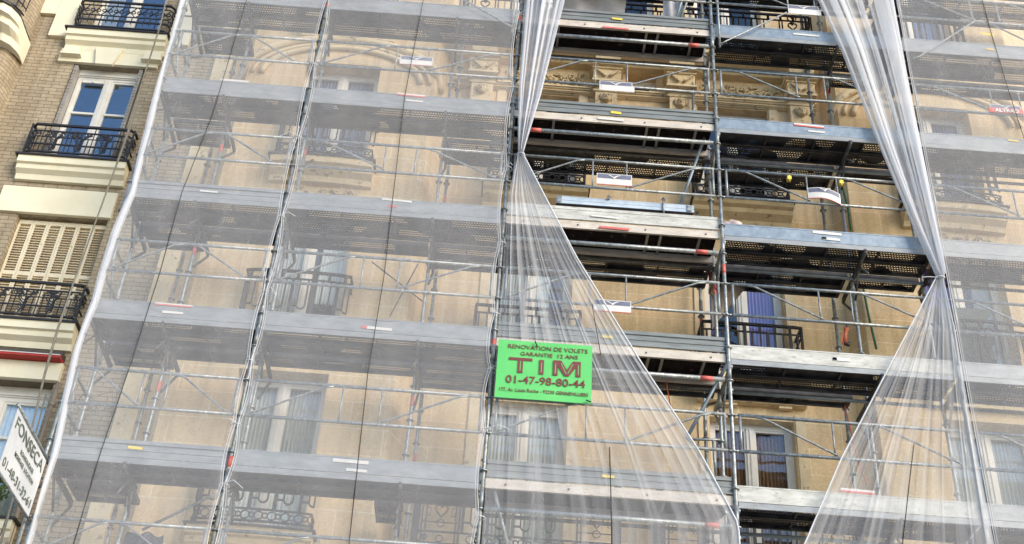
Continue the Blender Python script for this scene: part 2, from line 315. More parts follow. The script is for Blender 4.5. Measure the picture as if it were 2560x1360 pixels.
# ================================================================== shared building pieces
def wall_grid(mb, xs, zs, yf, ops):
    """wall surface at y=yf(x) with openings (x0,x1,z0,z1,yback) and their reveals"""
    xs = sorted(set([round(x, 4) for x in xs]+[round(o[k], 4) for o in ops for k in (0, 1)]))
    zs = sorted(set([round(z, 4) for z in zs]+[round(o[k], 4) for o in ops for k in (2, 3)]))
    for i in range(len(xs)-1):
        a, b = xs[i], xs[i+1]; c = (a+b)/2
        for j in range(len(zs)-1):
            z0, z1 = zs[j], zs[j+1]; zc = (z0+z1)/2
            if any(o[0] < c < o[1] and o[2] < zc < o[3] for o in ops): continue
            mb.add([(a, yf(a), z0), (b, yf(b), z0), (b, yf(b), z1), (a, yf(a), z1)], [(0, 1, 2, 3)])
        for o in ops:
            if o[0] < c < o[1]:
                for z in (o[2], o[3]): mb.add([(a, yf(a), z), (b, yf(b), z), (b, o[4], z), (a, o[4], z)], [(0, 1, 2, 3)])
    for o in ops:
        for x in (o[0], o[1]): mb.add([(x, yf(x), o[2]), (x, o[4], o[2]), (x, o[4], o[3]), (x, yf(x), o[3])], [(0, 1, 2, 3)])
def wavy(x0, x1, y, z0, z1, amp=.02, n=9):
    k = MB(); ph = random.uniform(0, 6)
    k.grid(lambda u, v: (x0+(x1-x0)*u, y+amp*math.sin(u*n*6.28+ph+.6*math.sin(3*v))*(1.2-.5*v), z0+(z1-z0)*v), int(n*8), 4); return k
def window(par, x0, x1, z0, z1, y, curtains=(None, None), transom=None, frame='white_frame', fw=.065, topband=0, single=False):
    f = MB(); zt = z1-topband
    f.box(x0, x0+fw, y-.03, y+.04, z0, zt); f.box(x1-fw, x1, y-.03, y+.04, z0, zt)
    f.box(x0+fw, x1-fw, y-.029, y+.04, zt-fw, zt); f.box(x0+fw, x1-fw, y-.029, y+.04, z0, z0+fw)
    if topband: f.box(x0, x1, y-.05, y+.02, zt, z1); f.box(x0+.02, x1-.02, y-.07, y-.05, zt+.02, zt+.05)
    xc = (x0+x1)/2; ps = []
    if not single:
        f.box(xc-.055, xc+.055, y-.045, y+.03, z0+fw, zt-fw); f.box(xc-.012, xc+.012, y-.06, y-.045, z0+fw, zt-fw)
        ps = [(x0+fw, xc-.055), (xc+.055, x1-fw)]
    else: ps = [(x0+fw, x1-fw)]
    if transom:
        for a, b in ps: f.box(a, b, y-.025, y+.02, transom-.02, transom+.02)
    for a, b in ps:      # inner casement bead
        f.box(a, a+.03, y-.02, y+.02, z0+fw, zt-fw); f.box(b-.03, b, y-.02, y+.02, z0+fw, zt-fw); f.box(a+.03, b-.03, y-.02, y+.02, zt-fw-.035, zt-fw)
    w = part('window', f, frame, par)
    for (a, b), c in zip(ps, curtains):
        g = MB(); g.box(a+.02, b-.02, y+.004, y+.010, z0+fw, zt-fw-.02); part('pane', g, 'glass_sky' if par.name == 'brick_building' else 'glass', w)
        if c:
            for q in (c if isinstance(c, list) else [c]):
                hang = (q if isinstance(q, tuple) else (q, 0, 1))+(0, 1)
                za, zb_ = z0+.05, zt-.03
                part('curtain', wavy(a+(b-a)*hang[1], a+(b-a)*hang[2], y+.055+(.03 if hang[3] else 0), za+(zb_-za)*hang[3], za+(zb_-za)*hang[4]), hang[0], w)
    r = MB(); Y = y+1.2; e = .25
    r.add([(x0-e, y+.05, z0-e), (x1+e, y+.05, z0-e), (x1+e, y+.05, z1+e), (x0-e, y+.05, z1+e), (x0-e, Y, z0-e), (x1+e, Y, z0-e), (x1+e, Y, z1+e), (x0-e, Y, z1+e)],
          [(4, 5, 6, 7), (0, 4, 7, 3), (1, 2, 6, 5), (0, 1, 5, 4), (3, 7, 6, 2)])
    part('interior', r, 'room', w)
    return w
class Arc:
    def __init__(s, pts):
        s.p = [Vector((a, b, 0)) for a, b in pts]; s.c = [0]
        for i in range(1, len(s.p)): s.c.append(s.c[-1]+(s.p[i]-s.p[i-1]).length)
        s.L = s.c[-1]
    def at(s, d, z):
        d = max(0, min(s.L, d))
        for i in range(1, len(s.c)):
            if d <= s.c[i]+1e-9:
                t = (d-s.c[i-1])/max(1e-9, s.c[i]-s.c[i-1]); q = s.p[i-1].lerp(s.p[i], t); return (q.x, q.y, z)
        return (*s.p[-1][:2], z)
def rail_paths(mb, arc, segs, r=.011):
    """each seg is a list of (distance, z) drawn on the railing surface"""
    for sg in segs: mb.path([arc.at(a, z) for a, z in sg], r, 4)
def railing_common(mb, arc, z, h, r=.016):
    n = max(2, int(arc.L/.12))
    for hh, rr in ((h, .026), (h-.13, .015), (.06, .018), (.22, .015)):
        mb.path([arc.at(arc.L*i/n, z+hh) for i in range(n+1)], rr, 4)
    for i in range(1, len(arc.c)-1):
        if len(arc.p) < 6: mb.path([arc.at(arc.c[i], z), arc.at(arc.c[i], z+h)], .018, 4)
def railing_classic(arc, z, h=.95, hearts=()):
    """bars with U loops at the foot, a frieze of circles, and heart panels"""
    mb = MB(); railing_common(mb, arc, z, h); step = .105; n = int(arc.L/step); st = arc.L/n
    hb, ht = z+.22, z+h-.13
    inh = lambda d: any(a-.01 < d < b+.01 for a, b in hearts)
    k = 0
    for i in range(0, n, 3):
        d0 = i*st+st*.5
        if inh(d0) or inh(d0+2*st) or d0+2*st > arc.L: continue
        u = [(d0+st-st*math.cos(t*math.pi/8)*1.0*.55, hb+.16-st*.6*math.sin(t*math.pi/8)) for t in range(9)]
        rail_paths(mb, arc, [[(u[0][0], ht)]+u+[(u[-1][0], ht)], [(d0-st*.45, hb+.15), (d0+st*.45, hb+.15)]], .015)
        # top loops
        v = [(d0+st-st*math.cos(t*math.pi/8)*.5, ht-.09+st*.5*math.sin(t*math.pi/8)) for t in range(9)]
        rail_paths(mb, arc, [[(d0-.5*st, hb), (d0-.5*st, ht)]], .028)
    nd = int(arc.L/.16)
    for i in range(nd):
        d = (i+.5)*arc.L/nd
        if inh(d): continue
        for dd, rr in ((0, .055), (.08, .034)):
            rail_paths(mb, arc, [[(d+dd+rr*math.cos(t*math.pi/5), z+.14+rr*math.sin(t*math.pi/5)) for t in range(11)]], .0105)
    nt_ = int(arc.L/.21)
    for i in range(nt_):
        d = (i+.5)*arc.L/nt_
        mb.path([arc.at(d, z+h-.12), arc.at(d, z+h)], .026, 4)
    for a, b in hearts:
        c = (a+b)/2; w = (b-a)/2
        for x in (a, b, a+.05, b-.05): rail_paths(mb, arc, [[(x, z+.06), (x, ht)]], .015)
        rail_paths(mb, arc, [[(a, hb+.13), (b, hb+.13)]], .009)
        for q in range(3):
            zc = hb+.30+q*.17
            hp = []
            for t in range(17):
                th = t*2*math.pi/16; hp.append((c+.075*w/.22*16*math.sin(th)**3/16, zc+.085*(13*math.cos(th)-5*math.cos(2*th)-2*math.cos(3*th)-math.cos(4*th))/14))
            rail_paths(mb, arc, [hp], .013)
        rail_paths(mb, arc, [[(c+.05*math.cos(t*math.pi/5), hb+.12+.05*math.sin(t*math.pi/5)) for t in range(11)], [(c+.045*math.cos(t*math.pi/5), z+.13+.045*math.sin(t*math.pi/5)) for t in range(11)]], .009)
        for sg in (-1, 1):
            e = c+sg*(w-.05)
            rail_paths(mb, arc, [[(e, hb+.33), (e-sg*.055, hb+.33), (e-sg*.055, hb+.22), (e-sg*.012, hb+.22), (e-sg*.012, hb+.27)]], .008)
    return mb
def railing_floral(arc, z, h=.95):
    mb = MB(); railing_common(mb, arc, z, h)
    rnd = random.Random(3); hb, ht = z+.06, z+h-.13
    n = max(1, round(arc.L/.42)); st = arc.L/n
    nn = max(2, int(arc.L/.12)); mb.path([arc.at(arc.L*i/nn, z+h-.25) for i in range(nn+1)], .009, 4)
    for i in range(n):
        d = i*st
        for q in (0, .07, -.07):
            if 0 <= d+q <= arc.L: rail_paths(mb, arc, [[(d+q, hb), (d+q, z+h-.25 if q else z+h)]], .009)
        c = d+st*.5
        rail_paths(mb, arc, [[(c-.04, hb), (c+.01, hb+.13), (c+.02, hb+.26), (c, ht)], [(c+.02, hb+.18), (c-.06, hb+.25), (c-.09, hb+.3)], [(c+.01, hb+.25), (c+.08, hb+.3), (c+.1, ht)]], .011)
        for q in range(6):
            zz = hb+.04+q*.04
            for sg in (-1, 1): mb.path([arc.at(c, zz), arc.at(c+sg*.04, zz+.035), arc.at(c+sg*.055, zz+.07)], [.006, .014, .003], 4)
        for q in range(13):
            a = rnd.uniform(0, 6.28); rr = rnd.uniform(.03, .12); p = arc.at(c+rr*math.cos(a)*1.5, z+h-.19+rr*math.sin(a)*.6)
            mb.lump(p, (.026, .012, .026), q, 4)
        for q in range(5):
            a0 = rnd.uniform(0, 6.28); cx = c+rnd.uniform(-.13, .13); zc = z+h-.19+rnd.uniform(-.04, .04); rr = rnd.uniform(.035, .06)
            rail_paths(mb, arc, [[(cx+rr*math.cos(a0+t*.7), zc+rr*math.sin(a0+t*.7)) for t in range(7)]], .007)
    return mb
def railing_grid(arc, z, h=.95):
    mb = MB(); nn = max(2, int(arc.L/.12))
    for hh, rr in ((h, .024), (h-.1, .012), (h-.34, .012), (h-.44, .012), (.2, .012), (.05, .016)):
        mb.path([arc.at(arc.L*i/nn, z+hh) for i in range(nn+1)], rr, 4)
    n = round(arc.L/.105)
    for i in range(n+1):
        d = arc.L*i/n; rail_paths(mb, arc, [[(d, z+(.05 if i % 3 == 0 else .15)), (d, z+h-.34)]], .010)
        if i % 2 == 0: rail_paths(mb, arc, [[(d, z+h-.1), (d, z+h)]], .010)
    n = round(arc.L/.2)
    for i in range(n):
        c = arc.L*(i+.5)/n
        for sg in (-1, 1):
            rail_paths(mb, arc, [[(c+sg*.09, z+h-.33), (c-sg*.01, z+h-.22), (c-sg*.08, z+h-.11)]], .009)
            rail_paths(mb, arc, [[(c+sg*.055+.032*math.cos(t*.9), z+h-.22+.032*math.sin(t*.9)) for t in range(8)]], .009)
    return mb
def carved(par, x0, x1, z0, z1, yf, seed=1, proud=.05, n=None):
    """relief of curling leaves: bent, tapering ridges and buds over a flat panel"""
    mb = MB(); rnd = random.Random(seed); k = max(3, int((x1-x0)/.1))
    mb.sweep([(x0+(x1-x0)*i/k, yf(x0+(x1-x0)*i/k)) for i in range(k+1)], [(-.02, z0), (.012, z0), (.012, z1), (-.02, z1)])
    n = n or int((x1-x0)*(z1-z0)*150)
    for i in range(n):
        cx, cz = rnd.uniform(x0+.05, x1-.05), rnd.uniform(z0+.04, z1-.04); a = rnd.uniform(0, 6.28); L = rnd.uniform(.05, .13); bend = rnd.uniform(-2, 2); pts = []
        for t in range(5):
            q = t/4; aa = a+bend*q; px = cx+L*q*math.cos(aa); pz = cz+L*q*math.sin(aa)
            px = min(max(px, x0+.01), x1-.01); pz = min(max(pz, z0+.01), z1-.01); pts.append((px, yf(px)-.012-proud*math.sin(q*3.1)*.7, pz))
        mb.path(pts, [.006, .018, .022, .014, .004], 5)
    return part('carved_panel', mb, 'carved', par)

# ================================================================== the cream stone building behind the scaffold
BOWS = (-2.85, 6.85)
def ywall(x):
    for c in BOWS:
        t = abs(x-c)
        if t < 1.70: return 1.75-.36*min(1, (1.70-t)/.16)-.02*max(0, 1-(t/1.5)**2)
    return 1.75
def ystone(x):
    for c in BOWS:
        t = (x-c)/1.72
        if abs(t) < 1: return 1.75-.40*math.sqrt(1-t*t)
    return 1.75
stone = thing('stone_building', 'cream cut stone apartment building with curved bays and iron balconies, behind the scaffold', 'building', None, (0, 1.75, -10.6))
SB = bpy.data.objects.new('x', None)
FL = [(-5.5, -3.4), (-2.42, .0), (.53, 2.92), (3.68, 5.95), (6.86, 9.1)]
WX = [(-3.47, -2.23), (-.13, 1.06), (3.06, 4.24), (6.23, 7.47)]
ops = []
for z0, z1 in FL:
    for x0, x1 in WX: ops.append((x0, x1, z0, z1, 1.64 if (x0 < -1 or x0 > 5) else 1.98))
ops.append((1.86, 2.38, 6.2, 6.58, 1.98)); ops.append((1.75, 2.35, 7.0, 9.0, 1.98))
xs = [-5.08, 12]+[c+s*t for c in BOWS for s in (-1, 1) for t in (1.70, 1.54, 1.3, 1.0, .8, .4, .2)]+list(BOWS)
wb = MB(); wall_grid(wb, xs, [-10.6, -8, 11.5], ywall, ops)
wb.add([(-5.08, 1.75, -10.6), (-5.08, 9, -10.6), (-5.08, 9, 11.5), (-5.08, 1.75, 11.5)], [(0, 1, 2, 3)])
for p in stone.children: pass
def spart(name, mb, mat, loc=(0, -1.75, 10.6), par=None):
    return part(name, mb, mat, par or stone, loc)
base = link('facade_wall', wb.mesh('facade_wall', 'stone'), stone, (0, -1.75, 10.6))
# windows: curtains by floor and column; some imitate pale reflections in the glass
REFL_LO = [('curtain', 0, 1, .5, 1), ('curtain_pale_reflect', 0, 1, 0, .5)]  # sheets imitate grey panes above and a pale reflection in the lower half
cur = {(1, 0): (REFL_LO, REFL_LO), (1, 1): (('curtain', 0, 1), ('curtain', 0, 1)), (1, 2): ('rattan', 'rattan'), (1, 3): (('curtain', 0, 1), ('curtain', 0, 1)),
       (2, 0): (('curtain', 0, .9), [('curtain_pale_reflect', .2, 1, .35, 1)]), (2, 1): (('curtain', 0, .8), ('curtain_pale_reflect', .0, .5)), (2, 2): (('curtain_red', 0, .35), 'curtain_violet'), (2, 3): (('curtain_violet', 0, 1), ('curtain', .4, 1)),
       (3, 0): ('curtain_slate', 'curtain_slate'), (3, 1): (None, None), (3, 2): (None, None), (3, 3): ('curtain_slate', 'curtain_slate'), (4, 3): ('curtain_slate', 'curtain_slate')}
for i, (z0, z1) in enumerate(FL):
    for j, (x0, x1) in enumerate(WX):
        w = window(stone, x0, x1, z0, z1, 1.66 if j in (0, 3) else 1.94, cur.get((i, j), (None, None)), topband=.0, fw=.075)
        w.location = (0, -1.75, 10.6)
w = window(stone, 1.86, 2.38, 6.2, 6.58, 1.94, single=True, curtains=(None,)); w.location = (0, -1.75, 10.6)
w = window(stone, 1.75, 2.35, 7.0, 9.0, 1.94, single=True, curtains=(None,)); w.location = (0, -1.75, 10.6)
# left corner pilaster, window surrounds, string courses
t = MB(); t.box(-5.07, -4.78, 1.70, 1.76, -8, 11); spart('corner_pilaster', t, 'trim')
for (x0, x1) in WX[1:3]:
    for z0, z1 in FL:
        for xa, xb in ((x0-.16, x0-.02), (x1+.02, x1+.16)): t = MB(); t.box(xa, xb, 1.725, 1.76, z0, z1+.10); spart('window_jamb', t, 'trim')
prof = lambda d, z0, z1: [(-.05, z0), (d*.3, z0), (d*.4, z0+(z1-z0)*.25), (d*.75, z0+(z1-z0)*.4), (d*.8, z0+(z1-z0)*.62), (d, z0+(z1-z0)*.66), (d, z1), (-.05, z1)]
t = MB()
for a, b in ((-1.05, 5.05),):
    t.sweep([(a, 1.75), (b, 1.75)], prof(.12, 6.02, 6.10)); t.sweep([(a, 1.75), (b, 1.75)], prof(.09, 5.97-.0, 6.01)); t.sweep([(a, 1.75), (b, 1.75)], prof(.16, 6.60, 6.70)) if False else None
spart('string_course', t, 'trim')
t = MB(); t.sweep([(-1.1, 1.75), (5.1, 1.75)], prof(.50, 6.60, 6.80)); spart('cornice', t, 'trim')
for (x0, x1) in ((-.28, 1.22), (3.02, 4.48)):
    carved(stone, x0, x1, 6.12, 6.50, lambda x: 1.75, seed=int(x0*7)+9, proud=.05).location = (0, -1.75, 10.6)
# corbels with a carved head below
for k, xc in enumerate((-.55, 1.52, 2.76, 4.77)):
    t = MB(); w2 = .23
    t.prism_x([(1.75, 6.62), (1.30, 6.62), (1.36, 6.50), (1.52, 6.46), (1.75, 6.55)], xc-.21, xc+.21)
    t.box(xc-w2-.05, xc+w2+.05, 1.36, 1.75, 6.40, 6.46); t.box(xc-w2-.02, xc+w2+.02, 1.42, 1.75, 6.36, 6.40)
    t.prism_x([(1.75, 6.36), (1.45, 6.36), (1.50, 6.13), (1.75, 6.13)], xc-w2, xc+w2); t.box(xc-w2-.02, xc+w2+.02, 1.44, 1.75, 6.09, 6.13)
    t.box(xc-.18, xc+.18, 1.60, 1.75, 5.2, 6.09); t.box(xc-.22, xc+.22, 1.58, 1.60, 5.98, 6.02)
    cb = spart('corbel', t, 'trim')
    hd = MB(); hd.lump((xc, 1.58, 5.83), (.085, .06, .11), k, 8, .12)
    for sg in (-1, 1): hd.lump((xc+sg*.035, 1.525, 5.86), (.018, .012, .02), k, 4); hd.lump((xc+sg*.085, 1.58, 5.85), (.03, .03, .07), k+4, 5)
    hd.lump((xc, 1.515, 5.81), (.016, .02, .035), k, 4); hd.lump((xc, 1.53, 5.745), (.05, .03, .03), k+2, 5)
    part('carved_head', hd, 'carved', cb)
    lv = MB()
    for sg in (-1, 1):
        for q in range(4): lv.path([(xc+sg*.02, 1.46, 6.22), (xc+sg*(.06+.035*q), 1.43, 6.20+.04*q), (xc+sg*(.08+.04*q), 1.42, 6.26+.02*q)], [.01, .022, .006], 5)
    part('leaf_carving', lv, 'carved', cb)
for x in (3.35, 4.12): t = MB(); t.box(x-.09, x+.09, 1.66, 1.745, .16, .24); spart('stone_bracket', t, 'trim')
# hood arches over the curved bays
for c in BOWS:
    t = MB()
    for (rx, rz, r) in ((1.62, 1.0, .075), (1.45, .86, .035), (1.30, .76, .05)):
        t.path([(c+rx*math.cos(a), ywall(c+rx*math.cos(a))-.03, 5.62+.88*rz*math.sin(a)) for a in [math.pi*i/24 for i in range(25)]], r, 6)
    spart('hood_arch', t, 'trim')
# balconies of the curved bays
def slab(par, base, d, z, h, mat='trim'):
    k = MB(); k.sweep(base, prof(d, z-h, z)); return k
for c in BOWS:
    for fi, (z0, z1) in enumerate(FL[1:]):
        z = z0-.03; bs = [(c-.78+1.56*i/16, ystone(c-.78+1.56*i/16)) for i in range(17)]
        sb = spart('balcony_slab', slab(stone, bs, .30, z, .34), 'trim')
        cap = MB(); cap.sweep([(c-.82+1.64*i/16, ystone(c-.82+1.64*i/16)) for i in range(17)], [(0, z), (.33, z), (.33, z+.025), (0, z+.025)]); part('drip_edge', cap, 'galv_dark', sb)
        A = Arc([(c-.74, 1.38)]+[(c-.74+1.48*i/14, ystone(c-.74+1.48*i/14)-.27) for i in range(15)]+[(c+.74, 1.38)])
        part('railing', railing_classic(A, z+.03), 'iron', sb)
        if fi == 2: carved(stone, c-.62, c+.62, z-.95, z-.40, ystone, seed=int(c)+20, proud=.07).location = (0, -1.75, 10.6)
# balconies of the flat middle
for fi, (z0, z1) in enumerate(FL[1:]):
    z = z0-.03
    if fi == 0: spans = [(-.82, 1.74, 1), (2.28, 4.84, 1)]
    elif fi == 3: spans = [(-1.0, 5.0, 2)]
    else: spans = [(-.31, 1.19, 0), (2.94, 4.36, 0)]
    for a, b, kind in spans:
        dpt = .42 if fi != 3 else .5
        if fi == 3: sb = spart('balcony_slab', slab(stone, [(a-.06, 1.75), (b+.06, 1.75)], dpt+.03, z+.0, .02), 'trim')
        else: sb = spart('balcony_slab', slab(stone, [(a-.06, 1.75), (b+.06, 1.75)], dpt, z, .30 if fi else .4), 'trim' if fi else 'render_cream')
        if fi: 
            cap = MB(); cap.box(a-.09, b+.09, 1.75-dpt-.03, 1.75, z, z+.02); part('drip_edge', cap, 'galv_dark', sb)
        A = Arc([(a, 1.73), (a, 1.78-dpt), (b, 1.78-dpt), (b, 1.73)])
        H = ()
        if kind == 1: H = ((dpt+.02, dpt+.50), (dpt+2.0, dpt+2.50))
        if kind == 2: H = ((dpt+.1, dpt+.55), (dpt+2.3, dpt+2.75), (dpt+3.3, dpt+3.75), (dpt+5.4, dpt+5.85))
        part('railing', railing_classic(A, z+.03, .95 if kind else .80, H), 'iron', sb)
        if kind == 1:
            for x in (a, b):
                pt = MB(); pt.box(x-.045, x+.045, 1.26, 1.34, z-.25, z+1.05); part('iron_post', pt, 'iron', sb)
# dark planter and trough standing on the right-hand curved balcony
pl = thing('planter_urn', 'large dark green planter flaring at the top on the curved balcony at far right', 'planter', None, (6.72, 1.32, .52))
t = MB(); t.prism_y([(-.36, 0), (.36, 0), (.30, .75), (.37, .85), (.37, .95), (-.37, .95), (-.37, .85), (-.30, .75)], -.10, .16); part('box', t, 'green_box', pl); pl.scale = (1, 1, .85)
t = MB(); t.prism_y([(-.44, 1.52), (-.25, 1.2), (-.16, .96), (.16, .96), (.25, 1.2), (.44, 1.52)], -.08, .14); part('trough', t, 'green_box', pl)
SB and bpy.data.objects.remove(SB)

# ================================================================== the buff brick building on the left
brick = thing('brick_building', 'buff brick apartment building with cream painted lintels and black iron balconies, left of the scaffold', 'building', None, (0, 0, 0))
def ybrick(x):
    t = (x+9.7)/1.45
    if abs(t) < 1: return 1.78-.42*min(1, 2.2*math.sqrt(1-t*t))
    return 1.78
BW = [(-7.39, -6.2, 6.58, 8.8, 2.0), (-7.39, -6.2, 3.7, 5.9, 1.97), (-7.39, -6.02, .68, 2.68, 1.96), (-7.5, -6.05, -2.35, -.22, 2.04), (-7.39, -6.05, -5.4, -3.2, 2.04)]
BL = [(-10.3, -9.1, z0, z1, 1.7) for _, _, z0, z1, _ in BW]
wb = MB(); wall_grid(wb, [-16, -5.085]+[-9.7+1.45*math.sin(math.radians(a)) for a in range(-90, 91, 6)], [-10.6, 12], ybrick, BW+BL)
part('facade_wall', wb, 'brick', brick)
W0 = window(brick, -7.39, -6.2, 6.58, 8.8, 1.98, (('curtain', .0, .6), None), transom=8.0)
W1 = window(brick, -7.31, -6.24, 3.7, 5.9, 1.95, (None, None), transom=4.95, topband=.16, fw=.05)
t = MB(); t.box(-7.20, -6.86, 1.885, 1.915, 5.60, 5.655); t.box(-7.04, -7.01, 1.87, 1.885, 5.60, 5.655); part('vent_bar', t, 'white_frame', W1)
W3 = window(brick, -7.5, -6.05, -2.35, -.22, 2.02, ('curtain_pale_reflect', 'curtain_pale_reflect'), topband=.16, frame='white_frame', transom=-1.0)  # pale sheets stand in for the reflection of a white building
window(brick, -7.39, -6.05, -5.4, -3.2, 2.02)
for z0, z1 in [(b[2], b[3]) for b in BL]: window(brick, -10.3, -9.1, z0, z1, 1.68)
# folded metal shutters beside the open window
for sx, x in ((1, -7.36), (-1, -6.23)):
    t = MB()
    for k in range(3):
        xx = x+sx*k*.02; t.box(min(xx, xx+sx*.012), max(xx, xx+sx*.012), 1.76, 1.90, 3.66, 5.86)
        for q in range(30): t.box(min(xx, xx+sx*.015), max(xx, xx+sx*.015), 1.752, 1.76, 3.7+q*.07, 3.73+q*.07)
    part('folded_shutter', t, 'shutter_metal', W1)
# closed louvred shutters
n = 6; wl = 1.37/n
sh = MB(); sh.box(-7.39, -6.02, 1.93, 1.95, .62, 2.68); SHW = part('shutter_frame', sh, 'shutter_paint', brick)
for k in range(n):
    x0 = -7.385+k*wl; t = MB(); fw = .03; y0, y1 = 1.875, 1.905
    t.box(x0, x0+fw, y0, y1, .66, 2.64); t.box(x0+wl-fw-.004, x0+wl-.004, y0, y1, .66, 2.64)
    for z in (.66, 1.62, 2.57): t.box(x0+fw, x0+wl-fw-.004, y0, y1, z, z+.07)
    z = .76
    while z < 2.54:
        if not 1.59 < z < 1.70:
            t.add([(x0+fw, y0+.004, z), (x0+wl-fw, y0+.004, z), (x0+wl-fw, y1+.012, z+.034), (x0+fw, y1+.012, z+.034), (x0+fw, y0+.004, z-.007), (x0+wl-fw, y0+.004, z-.007), (x0+wl-fw, y1+.012, z+.027), (x0+fw, y1+.012, z+.027)],
                  [(0, 1, 2, 3), (7, 6, 5, 4), (0, 4, 5, 1), (3, 2, 6, 7)])
        z += .046
    if k in (1, 3): t.box(x0+wl-.012, x0+wl+.004, y0-.012, y0, 2.2, 2.32)
    part('shutter', t, 'shutter_paint', SHW)
# balconies
for zi, z in enumerate((6.54, 3.68, .65, -2.36, -5.4)):
    k = MB(); k.sweep([(-7.62, 1.78), (-5.94, 1.78)], prof(.21, z-.37, z)); sb = part('balcony_slab', k, 'render_cream', brick)
    cap = MB(); cap.box(-7.67, -5.90, 1.54, 1.78, z, z+.03); part('drip_edge', cap, 'iron', sb)
    A = Arc([(-7.57, 1.76), (-7.57, 1.57), (-5.96, 1.57), (-5.96, 1.76)])
    if zi < 3: part('railing', railing_grid(A, z+.03, .66) if zi == 0 else railing_floral(A, z+.03, .62), 'iron', sb)
# lintels and surrounds
t = MB(); t.box(-7.66, -6.0, 1.72, 1.79, 5.9, 6.19)
t.prism_y([(-7.0, 5.84), (-6.72, 5.84), (-6.62, 6.22), (-7.08, 6.22)], 1.66, 1.72)
for x in (-7.45, -6.1): t.box(x-.14, x+.14, 1.64, 1.72, 6.02, 6.19); t.box(x-.17, x+.17, 1.62, 1.72, 5.99, 6.02)
part('lintel', t, 'render_cream', brick)
t = MB(); t.box(-7.74, -5.98, 1.72, 1.79, 2.68, 3.17); part('lintel', t, 'render_cream', brick)
t = MB(); t.box(-8.8, -5.98, 1.70, 1.79, -.22, .06); part('lintel', t, 'render_cream', brick)
for xa, xb, za in ((-7.98, -7.62, 6.48), (-5.96, -5.6, 6.48), (-8.3, -7.985, 7.0)): t = MB(); t.box(xa, xb, 1.715, 1.79, za, 9.0); part('window_jamb', t, 'render_cream', brick)
t = MB(); t.box(-8.6, -6.0, 1.62, 1.79, .115, .20); aw = part('awning_gap_shade', t, 'gap_shade', brick)  # solid dark box standing in for the shaded gap over the awning
t = MB(); t.box(-8.6, -6.0, 1.56, 1.78, .068, .108); part('awning_canvas', t, 'awning_red', aw)
t = MB(); t.box(-8.6, -6.0, 1.55, 1.56, .100, .112); part('awning_edge', t, 'white_frame', aw)
# curved balcony of the oriel at the upper left
bs = [(-9.7+1.5*math.sin(math.radians(a)), ybrick(-9.7+1.44*math.sin(math.radians(a)))) for a in range(-90, 91, 10)]
k = MB(); k.sweep(bs, prof(.55, 5.75, 6.22)); sb = part('curved_balcony_slab', k, 'render_cream', brick)
k = MB(); k.sweep(bs, [(0, 6.22), (.6, 6.22), (.6, 6.26), (0, 6.26)]); part('drip_edge', k, 'iron', sb)
A = Arc([(x, y-.5) for x, y in bs]); part('railing', railing_grid(A, 6.28, .95), 'iron', sb)
t = MB(); t.path([(-5.96, 1.70, -10), (-5.96, 1.70, -.25)], .028, 8); t.path([(-5.84, 1.72, -10), (-5.84, 1.72, -.3)], .02, 6)
for z in (-9, -6.5, -4, -1.5, -.6): t.disc((-5.96, 1.70, z), .038, .04)
part('drainpipe', t, 'pipe', brick)
# hedge in a window box on the lower balcony
hp = thing('hedge_plant', 'bushy green plant in a terracotta trough on the lowest balcony of the brick building', 'plant', None, (-6.72, 1.60, -2.33))
t = MB(); t.box(-.6, .5, -.02, .12, 0, .2); part('trough', t, 'terracotta', hp)
t = MB(); rnd = random.Random(5)
for i in range(3400):
    a = rnd.uniform(0, 6.28); b = rnd.uniform(-.5, 1.5); rr = rnd.uniform(.5, 1.12)
    c = Vector((-.05+.62*rr*math.cos(a)*math.cos(b), -.03+.26*rr*math.sin(a)*math.cos(b), .42+.36*rr*math.sin(b)))
    u = Vector((rnd.uniform(-1, 1), rnd.uniform(-1, 1), rnd.uniform(-1, 1))).normalized()*.030; w = u.cross(Vector((rnd.uniform(-1, 1), rnd.uniform(-1, 1), .3))).normalized()*.018
    t.add([c-u, c+w, c+u, c-w], [(0, 1, 2, 3)])
part('foliage', t, 'leaf', hp)
# ================================================================== scaffold
scaf = thing('scaffold', 'galvanised steel scaffold with rows of steel decks before the cream stone building', 'scaffold', None, (0, 0, -10.45))
OFF = (0, 0, 10.45)
def sp_(name, mb, mat, loc=(0, 0, 0), par=None, label=None):
    if par: return part(name, mb, mat, par, loc, label)
    return part(name, mb, mat, scaf, (loc[0], loc[1], loc[2]+10.45), label)
XS = [-5.16, -3.0, 0.0, 3.0, 5.94, 8.9]
LV = [-4, -2, 0, 2, 4, 6, 8]
def standard(x, y, z0=-10.4, z1=10.5, mat='galv', bands=()):
    t = MB(); t.path([(x, y, z0), (x, y, z1)], .0245, 10)
    z = math.ceil(z0*2)/2
    while z < z1:
        t.disc((x, y, z), .052, .009, 8); 
        t.path([(x, y, z-.02), (x, y, z+.02)], .030, 8); z += .5
    for zz in (-9, -7, -5, -3, -1, 1, 3, 5, 7, 9):
        if z0 < zz+.62 < z1: t.path([(x, y, zz+.52), (x, y, zz+.78)], .028, 8)
    s = sp_('standard', t, mat)
    for z in bands:
        b = MB(); b.path([(x, y, z), (x, y, z+.15)], .0262, 8); part('red_band', b, 'red', s)
    return s
standard(XS[0], 0); standard(XS[1], 0, bands=(5.7, -2.2)); standard(XS[2], 0, bands=(-.28, 5.75)); standard(XS[3], 0, bands=(1.18,)); standard(XS[4], 0); standard(XS[5], 0)
